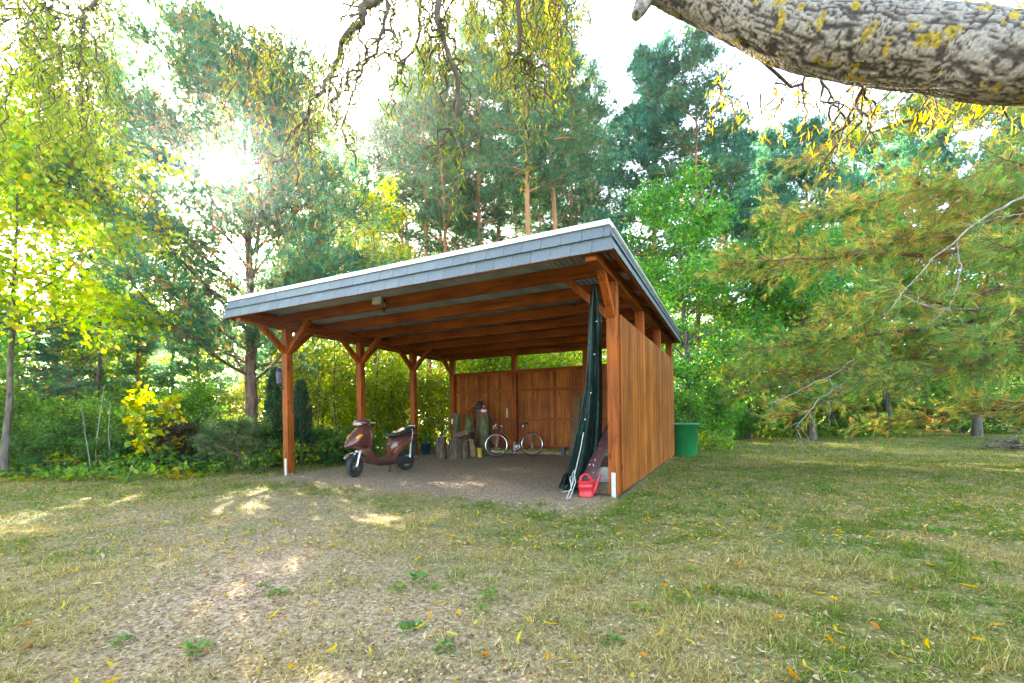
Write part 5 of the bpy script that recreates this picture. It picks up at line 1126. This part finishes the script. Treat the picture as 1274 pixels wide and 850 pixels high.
# red can on the log, black cloth heap, yellow tin
rc = tag(empty('red_canister', CP(-5.22, 5.33, 1.268), .3), 'small red canister with grey cap on top of the thick upright log', 'canister')
MB().lathe([(0, 0), (.085, 0), (.09, .01), (.09, .15), (.075, .18), (.03, .19), (0, .19)], 20).build('body', M['canred'], rc); MB().lathe([(0, .19), (.03, .192), (.03, .24), (0, .245)], 14).build('cap', M['steel'], rc); MB().lathe([(.0905, .05), (.0915, .055), (.0915, .11), (.0905, .115)], 20).build('label_band', M['white'], rc)
rings = []
rr = random.Random(9)
for i in range(9):
    t_ = i / 8; rad = .15 * (1 - t_ ** 2.2) + .01; rings.append([(rad * (1 + rr.uniform(-.22, .22)) * math.cos(2 * PI * j / 14), rad * (1 + rr.uniform(-.22, .22)) * math.sin(2 * PI * j / 14), .26 * t_) for j in range(14)])
o = MB().loft(rings).build('dark_cloth', M['seat']); o.location = CP(-5.62, 5.74, 1.43); tag(o, 'crumpled black cloth draped over the slim log', 'cloth')
ti = tag(empty('yellow_tin', gp(597, 569.0), 0), 'tall yellow tin standing on the ground before the logs', 'tin')
MB().lathe([(0, 0), (.075, 0), (.075, .01), (.072, .015), (.072, .255), (.076, .26), (.076, .27)], 20).build('body', M['yellow'], ti); MB().lathe([(.076, .27), (.07, .275), (.07, .262), (0, .26)], 20).build('lid', M['steel'], ti)
# dark bucket beyond the rear left posts
bu = tag(empty('bucket', gp(530, 565.5), 0), 'blue-black plastic bucket standing on the ground behind the scooter', 'bucket')
MB().lathe([(0, .0), (.13, .0), (.165, .34), (.178, .345), (.178, .36), (.160, .36), (.125, .02), (0, .02)], 24).build('body', M['bluepl'], bu); MB().tube([(.17, 0, .33), (.19, .02, .25), (.10, .165, .2), (-.10, .165, .2), (-.19, .02, .25), (-.17, 0, .33)], .005, 5).build('handle', M['alu'], bu)
# planks against the back wall
pk = MB().box(-.10, .10, -.015, .015, 0, 1.72).build('plank', M['old_wood'], None, .003); pk.location = CP(-2.66, L - .36, 0); pk.rotation_euler = (math.radians(-9), math.radians(3.0), -YAW - .2); tag(pk, 'wide brown plank leaning upright against the back wall', 'plank')
pk = MB().box(-.06, .06, -.012, .012, 0, 1.75).build('plank', M['old_wood'], None, .003); pk.location = CP(-2.50, L - .30, 0); pk.rotation_euler = (math.radians(-7), math.radians(3.4), -YAW); tag(pk, 'narrower plank standing half hidden behind the wide brown plank', 'plank')
o = MB().box(-.06, .06, -.05, .05, 0, .24).box(-.05, .05, -.056, -.051, .02, .2).build('dark_box', M['bluepl'], None, .01); o.location = CP(-2.98, L - .2, 0); o.rotation_euler.z = -YAW; tag(o, 'small dark container at the foot of the wide plank', 'container')

# green barrel behind the side wall
gb = tag(empty('barrel', gp(852, 567.5), 0), 'large plain green plastic barrel standing behind the side wall', 'barrel')
MB().lathe([(0, 0), (.305, 0), (.315, .015), (.375, .86), (.398, .865), (.402, .885), (.398, .905), (.372, .905), (.362, .86), (.30, .04), (0, .04)], 56).build('body', M['cangreen'], gb)
for a in (-.75, 2.4):
    MB().tube([(math.cos(a - .12) * .372, math.sin(a - .12) * .372, .80), (math.cos(a - .09) * .40, math.sin(a - .09) * .40, .79), (math.cos(a + .09) * .40, math.sin(a + .09) * .40, .79), (math.cos(a + .12) * .372, math.sin(a + .12) * .372, .80)], .014, 8).build('grip', M['black'], gb)

# red watering can
wc = tag(empty('watering_can', gp(729.5, 618), 0), 'red plastic watering can standing in front of the green tarpaulin', 'watering can'); wc.rotation_euler.z = .1; wc.scale = (1.08, 1.08, 1.05)
MB().loft([[(hx * math.cos(2 * PI * j / 28), hy * math.sin(2 * PI * j / 28), z) for j in range(28)] for z, hx, hy in ((0, .098, .078), (.012, .104, .083), (.03, .104, .083), (.034, .099, .079), (.13, .106, .084), (.136, .111, .088), (.15, .111, .088), (.155, .107, .084), (.205, .112, .086), (.212, .116, .09), (.222, .112, .086), (.225, .085, .065), (.222, .04, .03))]).build('body', M['canred'], wc)
MB().tube([(.085, 0, .05), (.125, 0, .12), (.16, 0, .21), (.19, 0, .285)], [.036, .03, .02, .015], 12).tube([(.19, 0, .285), (.205, 0, .30)], [.017, .02], 12).build('spout', M['canred'], wc)
MB().tube([(-.085, 0, .215), (-.075, 0, .27), (-.03, 0, .31), (.02, 0, .305), (.055, 0, .265), (.065, 0, .215)], .016, 10).build('handle', M['canred'], wc)
MB().tube([(.06, 0, .2), (.09, 0, .235), (.135, 0, .16)], .014, 8).build('spout_bridge', M['canred'], wc)

# green tarpaulin curtain gathered to the front right post
m_, t, b = nt('green_tarpaulin'); M['tarp'] = m_
tc = N(t, 'ShaderNodeTexCoord'); n_ = N(t, 'ShaderNodeTexNoise'); n_.inputs['Scale'].default_value = 4; n_.inputs['Detail'].default_value = 5; t.links.new(tc.outputs['Object'], n_.inputs['Vector'])
r_ = ramp(t, [(.3, (.004, .017, .013)), (.7, (.011, .042, .033))]); t.links.new(n_.outputs['Fac'], r_.inputs[0]); t.links.new(r_.outputs[0], b.inputs['Base Color']); b.inputs['Roughness'].default_value = .55
n2_ = N(t, 'ShaderNodeTexNoise'); n2_.inputs['Scale'].default_value = 14; t.links.new(tc.outputs['Object'], n2_.inputs['Vector']); bp = N(t, 'ShaderNodeBump'); bp.inputs['Strength'].default_value = .5; bp.inputs['Distance'].default_value = .03; t.links.new(n2_.outputs['Fac'], bp.inputs['Height']); t.links.new(bp.outputs[0], b.inputs['Normal'])
def tarp():
    root = tag(empty('tarpaulin', (0, 0, 0)), 'dark green tarpaulin hanging gathered in folds beside the front right post', 'tarpaulin')
    # left edge and right edge of the sheet down its length, as (px, py) at their depth
    rows = [(354, 737, 742, 6.45), (372, 734, 747, 6.45), (400, 732, 749, 6.46), (440, 731, 749, 6.5), (480, 728, 750, 6.56), (520, 722, 750, 6.64), (560, 712, 750, 6.74), (585, 705, 746, 6.80), (606, 699, 742, 6.84)]
    nu, nv = 40, 60; V = []; Fq = []
    ys = [r_[0] for r_ in rows]
    for i in range(nv):
        py = ys[0] + (ys[-1] - ys[0]) * i / (nv - 1); xl = np.interp(py, ys, [q[1] for q in rows]); xr = np.interp(py, ys, [q[2] for q in rows]); Y = np.interp(py, ys, [q[3] for q in rows]); s = i / (nv - 1)
        for j in range(nu):
            u = j / (nu - 1); fold = math.sin(u * 15 + 1.2 * math.sin(s * 4 + u * 3)) * (.045 + .05 * s) + math.sin(u * 37 + s * 6) * .012; depth = Y + .30 * u * min(1, s * 3) + fold
            if u < .28: depth -= .10 * (1 - u / .28) * min(1, s * 5)
            p = at(xl + (xr - xl) * u, py, Y); a, bb_ = (p.x, p.z); k = depth / Y; V.append((a * (1 + .9 * (k - 1)), depth, bb_ + .02 * math.sin(u * 9) * s))
    V = [(x, y, max(z, .02)) for x, y, z in V]
    for i in range(nv - 1):
        for j in range(nu - 1): q = i * nu + j; Fq.append((q, q + 1, q + nu + 1, q + nu))
    o = MB().add(V, Fq, True).build('sheet', M['tarp'], root); s_ = o.modifiers.new('t', 'SOLIDIFY'); s_.thickness = .004
    # crumpled hem on the ground
    rr = random.Random(3); c = G(706, 612); rings = []
    for i in range(14):
        t_ = i / 13; rad = .07 + .05 * math.sin(t_ * PI) + rr.uniform(-.02, .02); cx_ = c + Vector((-.07 + .34 * t_, .02 * math.sin(t_ * 9), .075 + .08 * math.sin(t_ * 3.0))); rings.append([(cx_.x + rr.uniform(-.012, .012), cx_.y + rad * 1.2 * math.cos(2 * PI * j / 12), max(.004, cx_.z + rad * math.sin(2 * PI * j / 12) + rr.uniform(-.012, .012))) for j in range(12)])
    MB().loft(rings).build('hem', M['tarp'], root)
    MB().hexa([G(695, 607) + Vector((0, 0, .0)), G(709, 612), G(709, 612) + Vector((0, .12, 0)), G(695, 607) + Vector((0, .1, 0)), at(701, 590, 6.5), at(709, 586, 6.5), at(709, 586, 6.62), at(701, 590, 6.6)]).build('fold', M['tarp'], root, .02)
    for (px, py) in ((742, 400), (739.5, 441), (735, 489), (728, 522)):
        p = at(px, py, {400: 6.29, 441: 6.33, 489: 6.40, 522: 6.46}[py]); MB().lathe([(.004, -.002), (.010, -.002), (.010, .002), (.004, .002), (.004, -.002)], 12, p, 'Y').build('eyelet', M['alu'], root)
tarp()
rp = MB(); rp.tube([at(726, 538, 6.5), at(722, 560, 6.55), at(715, 590, 6.58), at(712, 604, 6.58)], .006, 6)
rp.tube([at(712, 590, 6.58), at(714, 585, 6.58), at(716, 600, 6.55), at(712, 612, 6.45), at(709, 619, 6.32), at(704, 622, 6.2), at(711, 606, 6.5), at(713, 590, 6.56), at(709, 595, 6.56), at(711, 610, 6.5), at(700, 612, 6.7)], .006, 6)
tag(rp.build('rope', M['rope']), 'pale rope tied round the tarpaulin with ends trailing on the ground', 'rope')
# painted board and blocks behind the can
bo = MB(); A0, A1 = at(718, 607, 6.75), at(733, 612, 6.6); T0, T1 = at(756, 528, 7.05), at(766, 535, 6.9)
nr_ = Vector((0, .035, .01)); bo.hexa([A0, A1, A1 + nr_, A0 + nr_, T0, T1, T1 + nr_, T0 + nr_]); M['paintboard'] = pm('flaking_red_brown_paint', (.105, .035, .032), .5, 0, .25, 6, .2)
tt = M['paintboard'].node_tree; bb_ = tt.nodes['Principled BSDF']; base_link = bb_.inputs['Base Color'].links[0].from_socket; tcc = N(tt, 'ShaderNodeTexCoord'); nn_ = N(tt, 'ShaderNodeTexNoise'); nn_.inputs['Scale'].default_value = 22; tt.links.new(tcc.outputs['Object'], nn_.inputs['Vector'])
rr_ = ramp(tt, [(.66, (0, 0, 0)), (.68, (1, 1, 1))]); tt.links.new(nn_.outputs['Fac'], rr_.inputs[0]); mm_ = N(tt, 'ShaderNodeMix', data_type='RGBA', blend_type='MIX'); mm_.inputs[7].default_value = (.6, .58, .55, 1); tt.links.new(rr_.outputs[0], mm_.inputs[0]); tt.links.new(base_link, mm_.inputs[6]); tt.links.new(mm_.outputs[2], bb_.inputs['Base Color'])
bo_ = bo.build('painted_board', M['paintboard'], None, .004); tag(bo_, 'dark red board with flaking white paint leaning inside the side wall', 'board')
for (z0, z1, mt, nm, lb, dx) in ((0, .17, 'clay', 'brown_block', 'brown masonry block on the ground just behind the front right post', 0), (.172, .40, 'concrete', 'concrete_block', 'pale grey concrete block stacked on the brown block', .02)):
    o = MB().box(-.20, .20, -.10, .10, z0, z1).build(nm, M[mt], None, .01); o.location = CP(-.26 + dx, .30, 0); o.rotation_euler.z = -YAW + dx * 4; tag(o, lb, 'block')
# twig on the earth floor
T = Tubes(); rr = np.random.default_rng(9); T.add(wander(rr, (0, 0, .012), (1, -.6, .06), .45, 6, .12), np.linspace(.01, .004, 7), 5); o = link('stick', T.mesh('stick', M['twig'])); o.location = gp(629, 575); tag(o, 'short dark stick lying on the bare earth before the bicycle', 'stick')

# ------------------------------------------------------------------ thin volume added to imitate the veiling glare round the sun
hz = MB().box(-95, 95, -20, 75, -1.5, 48); hm = bpy.data.materials.new('glare_haze'); hm.use_nodes = True; t = hm.node_tree; t.nodes.clear()
vp = N(t, 'ShaderNodeVolumePrincipled'); vp.inputs['Color'].default_value = (.93, .96, 1, 1); vp.inputs['Density'].default_value = .0008; vp.inputs['Anisotropy'].default_value = .88
oo = N(t, 'ShaderNodeOutputMaterial'); t.links.new(vp.outputs[0], oo.inputs['Volume'])
tag(hz.build('glare_haze', hm), 'thin added volume imitating the veiling glare round the sun', 'glare_haze', kind='stuff')
